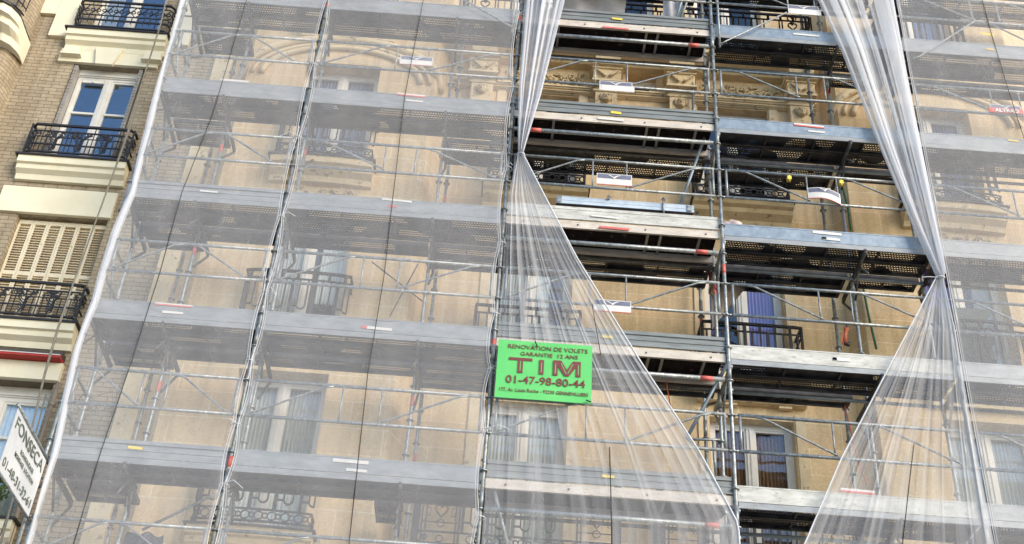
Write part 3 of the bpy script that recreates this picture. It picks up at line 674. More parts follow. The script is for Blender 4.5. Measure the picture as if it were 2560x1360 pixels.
for x, y, bd in [(-5.13, .68, ()), (-3.03, .68, (3.3,)), (0, .68, ()), (3.0, .68, (1.32, 6.4)), (5.95, .68, ()), (8.9, .68, ()), (-1.0, .70, (3.45, 5.4, -.8)),
                 (4.95, .68, (3.6, 5.35, -.6)), (-4.25, .62, (-.9, 1.3, 3.2)), (-.93, 1.32, (-1.3, 3.1)), (2.95, 1.5, (1.3,)), (4.85, 1.3, (2.75, .5)), (-4.6, 1.3, ())]:
    standard(x, y, bands=bd, mat='galv' if y < 1 else 'galv')
# guard rails ---------------------------------------------------------------
def guard_mesh(Lb, style):
    """frame hung between two standards: rails at +0.5 and 0, uprights and bent diagonals"""
    t = MB(); r = .0215; a, b = .075, Lb-.075
    t.tube((a, 0, .5), (b, 0, .5), r); t.tube((a, 0, 0), (b, 0, 0), r)
    t.tube((a+.02, 0, 0), (a+.02, 0, .5), .018); t.tube((b-.02, 0, 0), (b-.02, 0, .5), .018)
    for x in (0, b):
        for z in (0, .5): t.tube((x+.0, 0, z+.0), (x+.075, 0, z), .012, 6)
    def diag(x0, x1, up):     # lower end at x0, upper end at x1
        s = 1 if x1 > x0 else -1
        t.path([(x0, -.02, .03), (x0+s*.04, -.02, .04), (x1-s*.10, -.02, .46), (x1, -.02, .475)], .0135, 6)
    if style == 'rise': diag(a+.05, Lb*.36, 1); diag(Lb*.57, Lb*.91, 1)
    if style == 'fall': diag(Lb*.43, Lb*.10, 1); diag(Lb-.06-.10, Lb*.60, 1)
    if style == 'peak': diag(a+.05, Lb*.44, 1); diag(Lb*.86, Lb*.50, 1)
    if style in ('rise', 'fall'):
        for x in ((.40, .56) if style == 'rise' else (.42, .565)): t.tube((Lb*x, 0, 0), (Lb*x, 0, .5), .0125, 6)
    return t.mesh('guard_rail', 'galv')
GM = {}
STY = {(0, 6): 'peak', (0, 4): 'peak', (0, 2): 'peak', (0, 0): 'peak', (0, -2): 'fall', (0, -4): 'peak'}
for b in range(5):
    L = XS[b+1]-XS[b]
    for z in LV:
        st = STY.get((b, z)) if b == 0 else {1: 'fall' if z in (2,) else 'rise', 2: 'rise', 3: 'fall', 4: 'fall'}[b]
        key = (round(L, 2), st)
        if key not in GM: GM[key] = guard_mesh(L, st)
        o = link('guard_rail', GM[key], scaf, (XS[b], -.03, z+.5+10.45))
# the taller frames of the top lift that reach below the deck
for b, s in ((1, -1), (3, 1)):
    L = XS[b+1]-XS[b]; x0 = XS[b]
    t = MB()
    if s > 0: t.tube((x0+.11, -.03, 5.5), (x0+.11, -.03, 7), .018); t.path([(x0+.12, -.05, 5.55), (x0+.2, -.05, 5.62), (x0+1.2, -.05, 6.38)], .0135, 6)
    else: t.tube((x0+L-.10, -.03, 5.5), (x0+L-.10, -.03, 7), .018); t.path([(x0+L-.11, -.05, 5.6), (x0+L-.2, -.05, 5.65), (x0+L-1.3, -.05, 6.4)], .0135, 6); t.path([(x0+.12, -.05, 5.9), (x0+.2, -.05, 5.95), (x0+1.1, -.05, 6.3)], .0135, 6)
    sp_('guard_rail', t, 'galv')
t = MB(); t.path([(6.1, -.05, 5.55), (6.2, -.05, 5.60), (7.2, -.05, 6.5), (7.35, -.05, 6.52)], .0135, 6); t.path([(7.35, -.05, 6.52), (8.6, -.05, 5.7)], .0135, 6); sp_('guard_rail', t, 'galv')
# end rails on the left return of the scaffold
for z in LV:
    t = MB()
    for h in (.5, 1.0): t.tube((XS[0], .0, z+h), (XS[0]+.02, .68, z+h-.0), .021)
    t.tube((XS[0]+.03, .02, z+.95), (XS[0]+.03, .66, z+.1), .016)
    sp_('end_rail', t, 'galv')
# planks --------------------------------------------------------------------
PM = {}; SOLID = [False]
def plank(x0, x1, y0, z, w=.265):
    L = round(x1-x0, 2); key = (L, SOLID[0])
    if key not in PM:
        t = MB(); t.box(0, L, .001, w-.001, -.004, 0)
        t.box(0, L, 0, .006, -.062, -.0045); t.box(0, L, w-.006, w, -.062, -.0045); t.box(0, L, .0065, .03, -.062, -.056); t.box(0, L, w-.03, w-.0065, -.062, -.056)
        k = max(2, round(L/.72))
        for i in range(1, k): t.box(L*i/k-.012, L*i/k+.012, .007, w-.007, -.045, -.006)
        t.box(0, .04, .007, w-.007, -.06, -.006); t.box(L-.04, L, .007, w-.007, -.06, -.006)
        PM[key] = t.mesh('deck_plank', 'galv_dark' if SOLID[0] else 'perf')
    link('deck_plank', PM[key], scaf, (x0, y0, z+10.45))
def strips(x0, x1, z, n):
    for y in (.035, .315, .665, .935)[:n]: plank(x0+.04, x1-.04, y, z-.15)
def strips_from(x0, x1, z, k0, k1):
    for y in (.035, .315, .665, .935)[k0:k1]: plank(x0+.04, x1-.04, y, z-.15)
for z in LV:
    for b in (0, 1, 3, 4):
        SOLID[0] = (z == -2 and b < 2)
        strips(XS[b], XS[b+1], z, 2); SOLID[0] = False
for z in (-4, 0, 2): strips_from(XS[0], XS[1], z, 2, 3); strips_from(XS[1], -1.0, z, 2, 3)
for z in (-2, 0, 2, 4, 6): strips_from(-5.12, -4.25, z, 3 if z in (0, 2) else 2, 4)
for z in (-4, 0, 2, 4): strips_from(-1.0, XS[2], z, 2, 4)
strips_from(-1.35, -.95, -2, 2, 4)
for z in (-4, 2, 4): strips_from(XS[2], XS[3], z, 2, 4)
strips_from(XS[2], XS[3], 0, 2, 3); strips_from(XS[2], XS[3], 8, 2, 4)
for z in (2, 4): strips_from(XS[3], 4.93, z, 2, 4); strips_from(4.93, XS[4], z, 2, 3)
strips_from(XS[3], 4.8, 0, 2, 3); strips_from(4.8, 5.94, 0, 2, 3) if False else None
for z in (6,): strips_from(4.95, XS[4], z, 2, 3); strips_from(XS[4], XS[5], z, 2, 3)
strips_from(XS[4], XS[5], 8, 2, 4); strips_from(XS[3], XS[4], 8, 2, 4); strips_from(XS[0], XS[1], 8, 2, 4)
# trapdoor platforms of the third bay
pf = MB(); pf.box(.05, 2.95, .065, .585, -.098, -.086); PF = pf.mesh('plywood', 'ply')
sb1 = MB(); sb1.box(.03, 2.97, .03, .062, -.20, -.075)
for x in (.28, 1.45, 2.05, 2.85): sb1.box(x, x+.05, .025, .03, -.16, -.12) if False else None
SBm = sb1.mesh('side_beam', 'alu_cream')
sb2 = MB(); sb2.box(.03, 2.97, .588, .62, -.20, -.075); SB2 = sb2.mesh('side_beam', 'alu_cream')
bl = MB(); bl.ring((0, .026, -.145), .008, .007, 'y', 8); BLm = bl.mesh('bolt', 'galv_dark')
cr = MB(); cr.box(-.018, .018, .064, .586, -.135, -.10); CRm = cr.mesh('crossbar', 'galv')
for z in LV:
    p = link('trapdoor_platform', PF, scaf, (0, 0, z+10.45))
    for mm, nm in ((SBm, 'side_beam'), (SB2, 'side_beam')): link(nm, mm, p)
    for x in (.62, 2.0, 2.18, 2.72): link('crossbar', CRm, p, (x, 0, 0))
    for x in (.27, 1.02, 1.95, 2.78): link('bolt', BLm, p, (x, 0, 0))
# toe boards ----------------------------------------------------------------
def toe(b, z, mat, kind='flat'):
    x0, x1 = XS[b]+.03, XS[b+1]-.03; t = MB()
    if b == 2 or kind == 'rib':
        zb, zt = (z-.06, z+.165) if b == 2 else (z-.15, z+.075)
        h = zt-zb
        t.box(x0, x1, .028, .034, zb, zt); t.box(x0, x1, .012 if mat != 'toe_pale' else .022, .028, zt-.05, zt); mat == 'toe_pale' or t.box(x0, x1, .02, .028, zb+h*.42, zb+h*.50); t.box(x0, x1, .014, .028, zb, zb+.022)
    else: t.box(x0, x1, .020, .030, z-.145, z+.065); t.box(x0, x1, .016, .020, z+.045, z+.065)
    return sp_('toe_board', t, mat)
TM = {}
for z in LV:
    for b in range(5):
        mat = 'toe_steel'; kind = 'flat'
        if b == 0 and z in (2, -2): kind = 'rib'
        if b == 2: mat = 'toe_pale' if z == 2 else 'toe_grey'
        if b == 3: mat = 'galv_blue' if z in (2, 4, 6) else 'toe_pale'
        tb = toe(b, z, mat, kind); TM[(b, z)] = tb
        if b != 2:
            e = MB(); e.box(XS[b]+.035, XS[b+1]-.035, .012, .022, z-.232, z-.156); part('deck_edge', e, 'toe_steel' if b != 3 or z in (0, -2) else 'toe_steel', tb)
# ledgers, transoms, brackets ------------------------------------------------
for z in LV:
    for b in range(5):
        x0, x1 = XS[b], XS[b+1]
        if b < 2: continue
        t = MB(); t.tube((x0, .63, z-.27), (x1, .63, z-.27), .0245, 8); sp_('ledger', t, 'galv_blue' if b in (3,) else 'galv_dark')
    t = MB(); t.tube((.04, -.03, z-.5), (2.93, -.03, z-.5), .031, 10); l = sp_('ledger', t, 'galv')
    rb = MB(); xr = 2.62 if z != 4 else .28; rb.path([(xr, -.03, z-.5), (xr+.16, -.03, z-.5)], .0325, 10); part('red_band', rb, 'red', l)
for x in XS+[-1.0, 4.93, -4.25]:
    for z in LV:
        yi = 1.2 if z in (0, 2, 4) or x == XS[0] else .68
        if x == XS[4] or x == XS[5]: yi = .9 if z in (2, 4) else .68
        t = MB(); t.tube((x+.03, 0, z-.27), (x+.03, yi, z-.27), .022, 8); t.box(x+.012, x+.048, .0, yi, z-.24, z-.217)
        if yi > .7: t.tube((x+.03, .68, z-.85), (x+.03, yi, z-.29), .019, 8)
        t.tube((x+.03, .02, z-.62), (x+.03, .34, z-.28), .016, 6); t.tube((x+.03, .66, z-.62), (x+.03, .36, z-.28), .016, 6)
        sp_('transom', t, 'galv_dark' if x not in (XS[3],) else 'galv')
# long diagonal braces
def brace(p, q, mat='galv_blue', r=.024, y0=0, y1=0):
    t = MB(); t.tube(p, q, r, 8); return sp_('diagonal_brace', t, mat)
brace(at(1697, 524, y=.32), at(1768, 325, y=.30)); brace(at(1715, 1098, y=.35), at(1835, 880, y=.33)); brace(at(1230, 1205, y=.1), at(1272, 1375, y=.1), 'galv')
brace(at(1545, 560, y=.2)+Vector((0,0,-.0)), at(1500, 520, y=.2), 'galv', .008) if False else None
brace(at(1688, 58, y=.4), at(1716, -40, y=.35)); brace(at(1698, 58, y=.45), at(1732, -40, y=.4), 'galv')
brace(at(355, 1325, y=.7), at(560, 1225, y=.72), 'galv', .018); brace(at(975, 790, y=1.2), at(1045, 660, y=1.2), 'galv_dark', .010); brace(at(930, 655, y=1.2), at(1065, 760, y=1.2), 'galv_dark', .010)
brace(at(1810, 1000, y=1.0), at(1770, 1012, y=1.3), 'galv_dark', .02)
t = MB(); p = at(1715, 1098, y=.68); t.tube(p, at(1815, 1100, y=.68), .018); t.tube(at(1782, 1100, y=.68), at(1790, 1190, y=.68), .018); t.tube(at(1722, 1103, y=.68), at(1772, 1130, y=.68), .013); sp_('guard_rail', t, 'galv')
for u, v in ((1973, 446), (2103, 457)):
    c = at(u, v, y=-.05); t = MB(); t.box(c.x-.028, c.x+.028, -.075, -.002, c.z-.03, c.z+.03); t.tube((c.x, -.06, c.z-.055), (c.x, -.06, c.z+.045), .012, 6); sp_('yellow_clamp', t, 'yellow')
# signs and stickers ---------------------------------------------------------
def sign(u0, v0, u1, v1, h, kind='plain', bend=0.0):
    p, q = at(u0, v0, y=-.062), at(u1, v1, y=-.062); L = q.x-p.x; zt = (p.z+q.z)/2; ztop = lambda u: p.z+(q.z-p.z)*u
    rt = link('sign_plate', None, scaf, (p.x, -.062, p.z+10.45))
    def pl_(nm, x0, x1, z0, z1, y, mat):
        k = MB(); k.grid(lambda u, v: (x0+(x1-x0)*u, y-bend*math.sin((x0+(x1-x0)*u)/L*3.14), z0+(z1-z0)*v-bend*.7*((x0+(x1-x0)*u)/L)**2*2), 10, 1, False)
        k2 = MB(); k2.v = list(k.v)+[(a, b+.004, c) for a, b, c in k.v]; nV = len(k.v); k2.f = list(k.f)+[tuple(i+nV for i in f[::-1]) for f in k.f]; k2.sm = [False]*len(k2.f)
        return part(nm, k2, mat, rt)
    pl_('plate', 0, L, -h, 0, 0, 'white_plate'); pl_('dark_band', .012, L-.012, -h*.42, -h*.06, -.003, 'logo_dark')
    w = MB(); c = L/2; zz = -h*.16
    w.add([(c-L*.21, -.009-bend, zz+.008), (c-L*.10, -.009-bend, zz), (c-.01, -.009-bend, zz-h*.14), (c+L*.08, -.009-bend, zz), (c+L*.21, -.009-bend, zz+.008), (c+L*.08, -.009-bend, zz-h*.10), (c+.0, -.009-bend, zz-h*.30), (c-L*.06, -.009-bend, zz-h*.14)],
          [(0, 1, 7), (1, 2, 6, 7), (2, 3, 5, 6), (3, 4, 5)]); part('wing_emblem', w, 'white_plate', rt)
    if kind == 'red':
        pl_('red_band', -.03, L+.02, -h*1.0, -h*.42, -.006, 'red')
        me = text_mesh('ALTRAD', h*.55, .004, L*.78); me.materials.append(M['white_plate']); o = part('lettering', me, None, rt, (L/2, -.012, -h*.72)); o.rotation_euler = (math.pi/2, 0, 0)
    elif kind == 'grey': pl_('grey_strip', .03, L+.03, -h*1.05, -h*.45, -.006, 'white_plate')
    else: pl_('red_edge', 0, L, -h, -h*.94, -.004, 'red')
    return rt
sign(1499, 201, 1581, 207, .19, 'grey'); sign(1492, 432, 1580, 438, .21, 'plain'); sign(1485, 747, 1578, 753, .19, 'plain'); sign(1969, 11, 2046, 17, .20, 'grey')
sign(2018, 470, 2099, 479, .20, 'plain', .05); sign(1002, 138, 1083, 144, .19, 'plain'); sign(2474, 260, 2552, 267, .17, 'red')
def sticker(b, z, u0, v0, u1, v1, hh, mats, y=.0105):
    p, q = at(u0, v0, y=y), at(u1, v1, y=y); par = TM[(b, z)]
    n = len(mats); k = [MB() for _ in range(n)]
    for i, mt in enumerate(mats):
        z1 = p.z-hh*i/n; z0 = p.z-hh*(i+1)/n
        kk = MB(); kk.add([(p.x, y, z0), (q.x, y, z0+q.z-p.z), (q.x, y, z1+q.z-p.z), (p.x, y, z1), (p.x, y+.004, z0), (q.x, y+.004, z0+q.z-p.z), (q.x, y+.004, z1+q.z-p.z), (p.x, y+.004, z1)], [(0, 1, 2, 3), (7, 6, 5, 4), (3, 2, 6, 7), (0, 4, 5, 1)])
        o = part('sticker', kk, mt, par)
for a in [(3, 4, 1985, 307, 2060, 315, .05, ('white_plate', 'red')), (3, 4, 2020, 325, 2062, 329, .03, ('white_plate',)), (3, 2, 2031, 576, 2104, 583, .045, ('white_plate',)), (3, 2, 2055, 592, 2100, 597, .04, ('white_plate',)), (3, 2, 2055, 592, 2066, 593, .036, ('red',)),
          (3, 0, 2082, 893, 2126, 897, .045, ('white_plate',)), (3, 0, 2082, 893, 2092, 894, .04, ('red',)), (2, 2, 1498, 564, 1573, 571, .035, ('red',)), (2, 2, 1478, 536, 1545, 543, .03, ('white_plate',)),
          (2, 4, 1527, 277, 1553, 280, .045, ('yellow',)), (2, 4, 1495, 292, 1560, 298, .04, ('white_plate',)), (2, 6, 1530, 43, 1556, 46, .04, ('yellow',)), (2, 6, 1506, 65, 1572, 71, .03, ('red',)), (2, 0, 1504, 837, 1532, 840, .04, ('yellow',)), (2, -2, 1505, 1186, 1536, 1189, .035, ('yellow',)),
          (1, 4, 993, 231, 1064, 238, .05, ('white_plate', 'red')), (1, 4, 1015, 248, 1058, 252, .03, ('white_plate',)), (1, 2, 955, 494, 1030, 502, .035, ('white_plate',)), (1, 2, 970, 512, 992, 514, .03, ('red',)),
          (1, 0, 905, 793, 988, 800, .025, ('toe_steel',)), (1, 0, 903, 813, 918, 815, .04, ('red',)), (1, 0, 918, 815, 980, 821, .04, ('white_plate',)), (1, -2, 833, 1145, 922, 1153, .045, ('white_plate',)), (1, -2, 866, 1170, 918, 1175, .035, ('white_plate',)),
          (0, 0, 389, 755, 482, 763, .04, ('white_plate', 'red')), (0, 0, 406, 776, 458, 780, .035, ('white_plate',)), (0, -2, 321, 1114, 357, 1118, .035, ('yellow',)), (0, 2, 500, 474, 545, 478, .03, ('white_plate',)), (0, 4, 552, 196, 622, 202, .035, ('white_plate',)),
          (3, -2, 2101, 1219, 2186, 1227, .055, ('white_plate', 'red')), (4, 4, 2520, 348, 2546, 351, .03, ('yellow',)), (4, 6, 2465, 120, 2486, 123, .03, ('yellow',)), (4, 6, 2448, 80, 2486, 84, .05, ('yellow',)), (3, 6, 1983, 82, 2048, 88, .035, ('white_plate',))]:
    sticker(*a)

# ================================================================== loose things on the decks
bm_ = thing('spare_platform_frame', 'long bluish white aluminium deck frame lying on its side behind a pale toe board', 'scaffold frame', None, (.71, .085, 2.10))
t = MB(); L = 1.93; t.box(0, L, 0, .03, .17, .30); t.box(0, L, -.004, 0, .225, .232); part('side_beam', t, 'alu_pale', bm_)
t = MB(); t.box(0, L-.02, .02, .05, .03, .169); part('plywood', t, 'ply', bm_)
for x in (.04, 1.86): 
    t = MB(); t.box(x-.035, x+.035, -.012, -.004, .18, .29); t.box(x-.02, x+.02, -.02, -.012, .19, .28); part('end_hook', t, 'galv', bm_)
for x, h in ((.73, .34), (1.5, .38)):
    t = MB(); t.tube((x, -.02, .10 if x > 1 else .28), (x, -.02, h), .014, 6); t.ring((x, -.02, h-.03), .025, .008, 'y', 8); part('locking_pin', t, 'galv', bm_)
p = at(1832, 552, y=.12)
t = MB(); t.lump((0, 0, .09), (.13, .08, .085), 3, 8, .4); t.lump((.1, 0, .045), (.12, .07, .05), 6, 6, .4)
thing('plastic_bag', 'crumpled pinkish plastic bag on the deck above a blue toe board', 'bag', t.mesh('plastic_bag', 'bag'), (p.x, .12, 2.02-.0))
rs = thing('debris_heap', 'small heap of dusty rubble and twigs on the deck left of the double standards', 'debris', None, (2.78, .5, -.08))
t = MB()
for i in range(14): t.lump((random.uniform(-.13, .13), random.uniform(-.08, .08), .05+random.uniform(0, .30)*(1 if i > 5 else .4)), (random.uniform(.03, .08), .04, random.uniform(.03, .07)), i, 5, .4)
part('rubble', t, 'rubble', rs)
t = MB()
for i in range(9): t.path([(0, 0, .2), (random.uniform(-.2, .2), random.uniform(-.1, .1), random.uniform(.25, .42))], .006, 4)
part('twigs', t, 'rubble', rs)
dr = thing('power_drill', 'orange brown power drill between two upright tubes above the white toe board', 'tool', None, tuple(at(2112, 862, y=.6)))
t = MB(); t.path([(0, 0, .02), (.02, 0, .16), (.05, 0, .27)], [.035, .03, .035], 8); part('casing', t, 'orange', dr)
t = MB(); t.path([(.05, 0, .27), (.065, 0, .34)], .014, 6); t.path([(-.005, 0, .02), (.05, -.01, .0), (.06, 0, .03)], .028, 6); part('chuck', t, 'iron', dr)
def cordobj(name, label, cat, pts, r, mat, n=6):
    t = MB(); c = Vector(pts[0]); t.path([Vector(p)-c for p in pts], r, n); return thing(name, label, cat, t.mesh(name, mat), tuple(c))
cordobj('green_hose', 'dark green hose hanging straight down in front of the wall behind the upper right rails', 'hose', [at(2105, 462, y=1.3), at(2120, 520, y=1.3), at(2127, 575, y=1.3)], .018, 'green_tube')
cordobj('green_hose', 'dark green hose running down the wall above the white toe board of the right opening', 'hose', [at(2157, 716, y=1.35), at(2172, 790, y=1.35), at(2191, 872, y=1.3)], .018, 'green_tube')
cordobj('red_cord', 'thin orange red cord hanging from the deck corner behind the right gathered net', 'cord', [at(2111, 1010, y=.75), at(2125, 1070, y=.8), at(2145, 1150, y=.85), at(2167, 1212, y=.9)], .009, 'red_cord')
cordobj('red_cord', 'thin red cord dangling under the deck beside the left gathered net', 'cord', [at(1664, 925, y=.6), at(1668, 970, y=.6), at(1677, 1018, y=.6)], .007, 'red_cord')
cordobj('red_cord', 'thin orange red cord beside the power drill', 'cord', [at(2108, 830, y=.5), at(2106, 850, y=.5), at(2110, 870, y=.5)], .006, 'red_cord')
cordobj('yellow_cord', 'thin yellow cord hanging down the wall behind the right gathered net', 'cord', [at(2236, 1060, y=1.4), at(2262, 1150, y=1.4), at(2270, 1212, y=1.4)], .012, 'yellow')
cl = MB(); cl.grid(lambda u, v: ((u-.5)*(.30+.10*(1-v)), .05*math.sin(u*9+2*v), v*1.1), 14, 6)
thing('dust_sheet', 'pale grey cloth hanging over the top rail in front of the dark balcony railing', 'cloth', cl.mesh('dust_sheet', 'cloth_pale'), (2.48, .45, 5.95))
cl = MB(); cl.grid(lambda u, v: ((u-.5)*(1.05+.15*v), .05*math.sin(u*11+3*v), v*.9), 20, 6)
thing('dust_sheet', 'wide pale grey sheet in place of netting over the top balcony railing, left of the beige wall', 'cloth', cl.mesh('dust_sheet', 'cloth_pale'), (1.2, 1.1, 6.95))  # sheet added in place of railing veiled by net
cl = MB(); cl.grid(lambda u, v: (.42*(u-.5)*(1+.1*math.sin(7*v)), -.02+.03*math.sin(u*9+4*v), -.55*v+.02*math.sin(u*13)), 16, 10)
thing('dark_jacket', 'dark grey cloth slung over the lowest left guard rail behind the net', 'cloth', cl.mesh('dark_jacket', 'cloth_dark'), tuple(at(363, 1336, y=.0)))
cl = MB(); cl.grid(lambda u, v: (-.26+.5*u-.22*v*u, .03*math.sin(u*8+2*v), -.75*v*(1-.55*u)), 14, 8)
thing('dust_sheet', 'grey brown dust sheet hanging under the middle deck beside the violet curtain', 'cloth', cl.mesh('dust_sheet', 'dust'), tuple(at(1822, 716, y=1.1)))
wr = MB()
for i in range(3): wr.path([(.10*math.cos(a*.5+i)*(1+.2*i)+.02*i, .0+.02*i, .12*math.sin(a*.5+i*.4)) for a in range(13)], .004, 4)
wr.path([(.12, 0, .1), (.28, 0, .18), (.34, 0, -.05), (.18, 0, -.12)], .004, 4); wr.path([(-.1, 0, .1), (-.16, 0, 0), (-.02, 0, -.15)], .004, 4)
thing('wire_coil', 'loose coil of thin wire hooked on the left end rail behind the net', 'wire', wr.mesh('wire_coil', 'galv_dark'), tuple(at(215, 1005, y=.25)))
# ropes in front of the brick building
cordobj('hoist_rope', 'thick grey rope hanging diagonally in front of the brick building balconies', 'rope', [at(428, -60, y=.9), at(402, 60, y=.9), at(355, 205, y=.9), at(326, 315, y=.9), at(290, 415, y=.9), at(237, 560, y=.9), at(186, 700, y=.9), at(145, 820, y=.9), at(112, 935, y=.9), at(92, 1020, y=.9), at(60, 1150, y=.9), at(5, 1345, y=.9), at(-10, 1420, y=.9)],
        [.012, .012, .012, .022, .014, .012, .012, .017, .017, .014, .014, .014, .014], 'rope')
cordobj('guy_rope', 'thin pale rope along the lower left edge beside the green plant', 'rope', [at(115, 985, y=1.2), at(80, 1120, y=1.2), at(40, 1230, y=1.2), at(0, 1340, y=1.2)], .010, 'rope')

# ================================================================== nets
def net_obj(name, label, fn, nu, nv, dens, loc=(0, 0, 0), uvs=(1, 1), group=None, strk=.018):
    mb = MB(); mb.grid(fn, nu, nv); me = mb.mesh(name, 'net')
    a = me.attributes.new('dens', 'FLOAT', 'POINT')
    for j in range(nv+1):
        for i in range(nu+1): a.data[j*(nu+1)+i].value = dens(i/nu, j/nv)
    a = me.attributes.new('strk', 'FLOAT', 'POINT')
    for q in a.data: q.value = strk
    uv = me.uv_layers.new(name='UVMap')
    for lp in me.loops:
        i, j = lp.vertex_index % (nu+1), lp.vertex_index//(nu+1); uv.data[lp.index].uv = (i/nu*uvs[0], j/nv*uvs[1])
    return thing(name, label, 'safety net', me, loc, group)
def lerp(a, b, t): return a+(b-a)*t
def interp(pts, z):
    pts = sorted(pts)
    if z <= pts[0][0]: return pts[0][1]
    for (a, x), (b, y) in zip(pts, pts[1:]):
        if z <= b: return lerp(x, y, (z-a)/(b-a))
    return pts[-1][1]
ZT, ZB = 9.0, -4.6
TIES = {1: [8.6, 7.2, 5.9, 4.45, 3.0, 1.55, .3, -.75, -1.65, -2.45, -3.6], 2: [8.6, 7.3, 5.87, 4.28, 2.72, 1.38, .22, -.62, -1.47, -2.62, -3.7]}
def gap(k, z, w):
    ts = TIES[k]
    for a, b in zip(ts, ts[1:]):
        if b <= z <= a: return .006+w*math.sin(math.pi*(z-b)/(a-b))**.7
    return .006
LEFT = [(-4.6, -5.12), (-3.2, -5.05), (-2.2, -5.07), (-1.5, -5.15), (-.8, -5.19), (0, -5.16), (.4, -5.19), (1.1, -5.18), (1.8, -5.10), (2.5, -5.16), (3.2, -5.18), (4.5, -5.22), (5.6, -5.24), (9, -5.25)]
def flat_net(label, xl, xr, seed, base=.36, ny=70):
    rnd = random.Random(seed); ph = [rnd.uniform(0, 6) for _ in range(6)]
    def fn(u, v):
        z = lerp(ZB, ZT, v); a, b = xl(z), xr(z)
        edge = min(u, 1-u)
        y = -.075-.035*math.sin(math.pi*u)*(.5+.5*math.sin(z*1.7+ph[0]))-.012*math.sin(9*u+ph[1]+z)*math.sin(2.3*z+ph[2])-.01*math.sin(17*u+1.5*z+ph[3])
        return (lerp(a, b, u), y, z)
    def dn(u, v):
        e = min(u, 1-u)
        return base+.06*math.exp(-e*90)+.008*math.sin(31*u+3*math.sin(7*v))
    o = net_obj('safety_net', label, fn, 60, ny, dn, uvs=(6, 20), group=None)
    h = MB()
    for f, s in ((xl, 1), (xr, -1)):
        if seed == 1 and s == 1: continue
        pts = [(f(lerp(ZB, ZT, i/140)), -.085, lerp(ZB, ZT, i/140)) for i in range(141)]; h.path(pts, .0045, 5); h.path([(a+s*.028, b, c) for a, b, c in pts], .0028, 4)
    part('hem', h, 'hem', o); return o
def net_cord(par, pts, r=.0055):
    t = MB(); t.path([at(u, v, y=-.118) for u, v in pts], r, 5); part('black_cord', t, 'cord', par)
def zip_ties(par, k, x):
    rnd = random.Random(k)
    for z in TIES[k]:
        t = MB(); t.ring((x, -.03, z), .062, .007, 'z', 10); dx = rnd.uniform(-.3, .3); t.path([(x, -.1, z), (x+dx*.5, -.14, z+.03), (x+dx, -.12, z+rnd.uniform(-.06, .04))], .0045, 4)
        part('tie', t, 'hem', par)
n1 = flat_net('flat white debris net over the narrow leftmost bay, beside the brick building', lambda z: interp(LEFT, z)+.035, lambda z: XS[1]-gap(1, z, .035), 1, .26)
net_cord(n1, [(622, -20), (575, 140), (530, 290), (455, 480), (400, 680), (330, 900), (250, 1135), (172, 1400)]); zip_ties(n1, 1, XS[1])
n2 = flat_net('flat white debris net over the wide bay left of the green banner', lambda z: XS[1]+gap(1, z, .05), lambda z: XS[2]-gap(2, z, .055), 2, .25)
net_cord(n2, [(1062, -20), (1012, 240), (985, 470), (960, 690), (920, 930), (868, 1400)]); zip_ties(n2, 2, XS[2])
n5 = flat_net('white debris net covering the far right bay beyond the gathered curtain', lambda z: XS[4]+.045, lambda z: 9.4, 5, .27)
net_cord(n5, [(2450, -20), (2480, 90), (2510, 190), (2545, 300), (2565, 360)])
# gathered hem roll on the left corner
def rollfn(u, v):
    z = lerp(ZB, ZT, v); x = interp(LEFT, z); w = .05+.035*abs(math.sin(z*1.3+.6))+.025*math.sin(z*.5+1)
    return (x+w*.35+w*math.sin(u*math.pi*5)*.5*(1-.3*u)+.005, -.10+.12*u+.02*math.sin(3*z), z)
hr = net_obj('net_edge_roll', 'bunched white net edge wrapped down the left corner of the scaffold', rollfn, 30, 120, lambda u, v: .46, uvs=(2, 40))
def sidefn(u, v):
    z = lerp(ZB, ZT, v); x = interp(LEFT, z); return (x-.02+.03*math.sin(u*5+z), -.05+.55*u, z)
# gathered curtains ---------------------------------------------------------
def curtain(label, Lf, Rf, zt, zb, folds, amp, dens, seed, nu=360, nv=60, strk=.2, us=8, wmin=.005, wmax=.018, at_=()):
    rnd = random.Random(seed)
    F = [(c, w) for c, w in at_]+[(rnd.uniform(.03, .97), rnd.uniform(wmin, wmax)) for _ in range(folds)]
    def fn(u, v):
        z = lerp(zt, zb, v); a, b = Lf(z), Rf(z); A = amp(v); s = u; yy = 0
        for c, w in F:
            t = (u-c)/w
            if abs(t) < 3: e = math.exp(-t*t); s -= A*w*t*e; yy += e*min(1, A)*(.012+w*1.2)
        return (lerp(a, b, max(0, min(1, s))), -.085-yy-.02*math.sin(5*u+z+seed)-.01*math.sin(11*u-1.3*z), z)
    return net_obj('safety_net', label, fn, nu, nv, dens, uvs=(us, .5), strk=strk)
g_ = lambda x, c, w: math.exp(-((x-c)/w)**2)
ULx = [(2.94, .03+.10), (3.4, .10), (4.3, .06), (6, .05), (9, .05)]; URx = [(2.94, .205), (4.02, .40), (6.21, .70), (9, 1.05)]
c1 = curtain('gathered white net left of the opening, upper half, pinched together at its bottom', lambda z: interp(ULx, z), lambda z: interp(URx, z), 9, 2.94, 26, lambda v: 2.6, lambda u, v: .42+.20*v, 11, strk=.22, us=5, wmin=.012, wmax=.04)
c2R = [(-4.6, 3.02), (-2.5, 2.99), (-1.6, 2.57), (-.36, 1.85), (1.21, 1.0), (2.94, .205)]; c2L = [(-4.6, .04), (2.2, .04), (2.94, .13)]
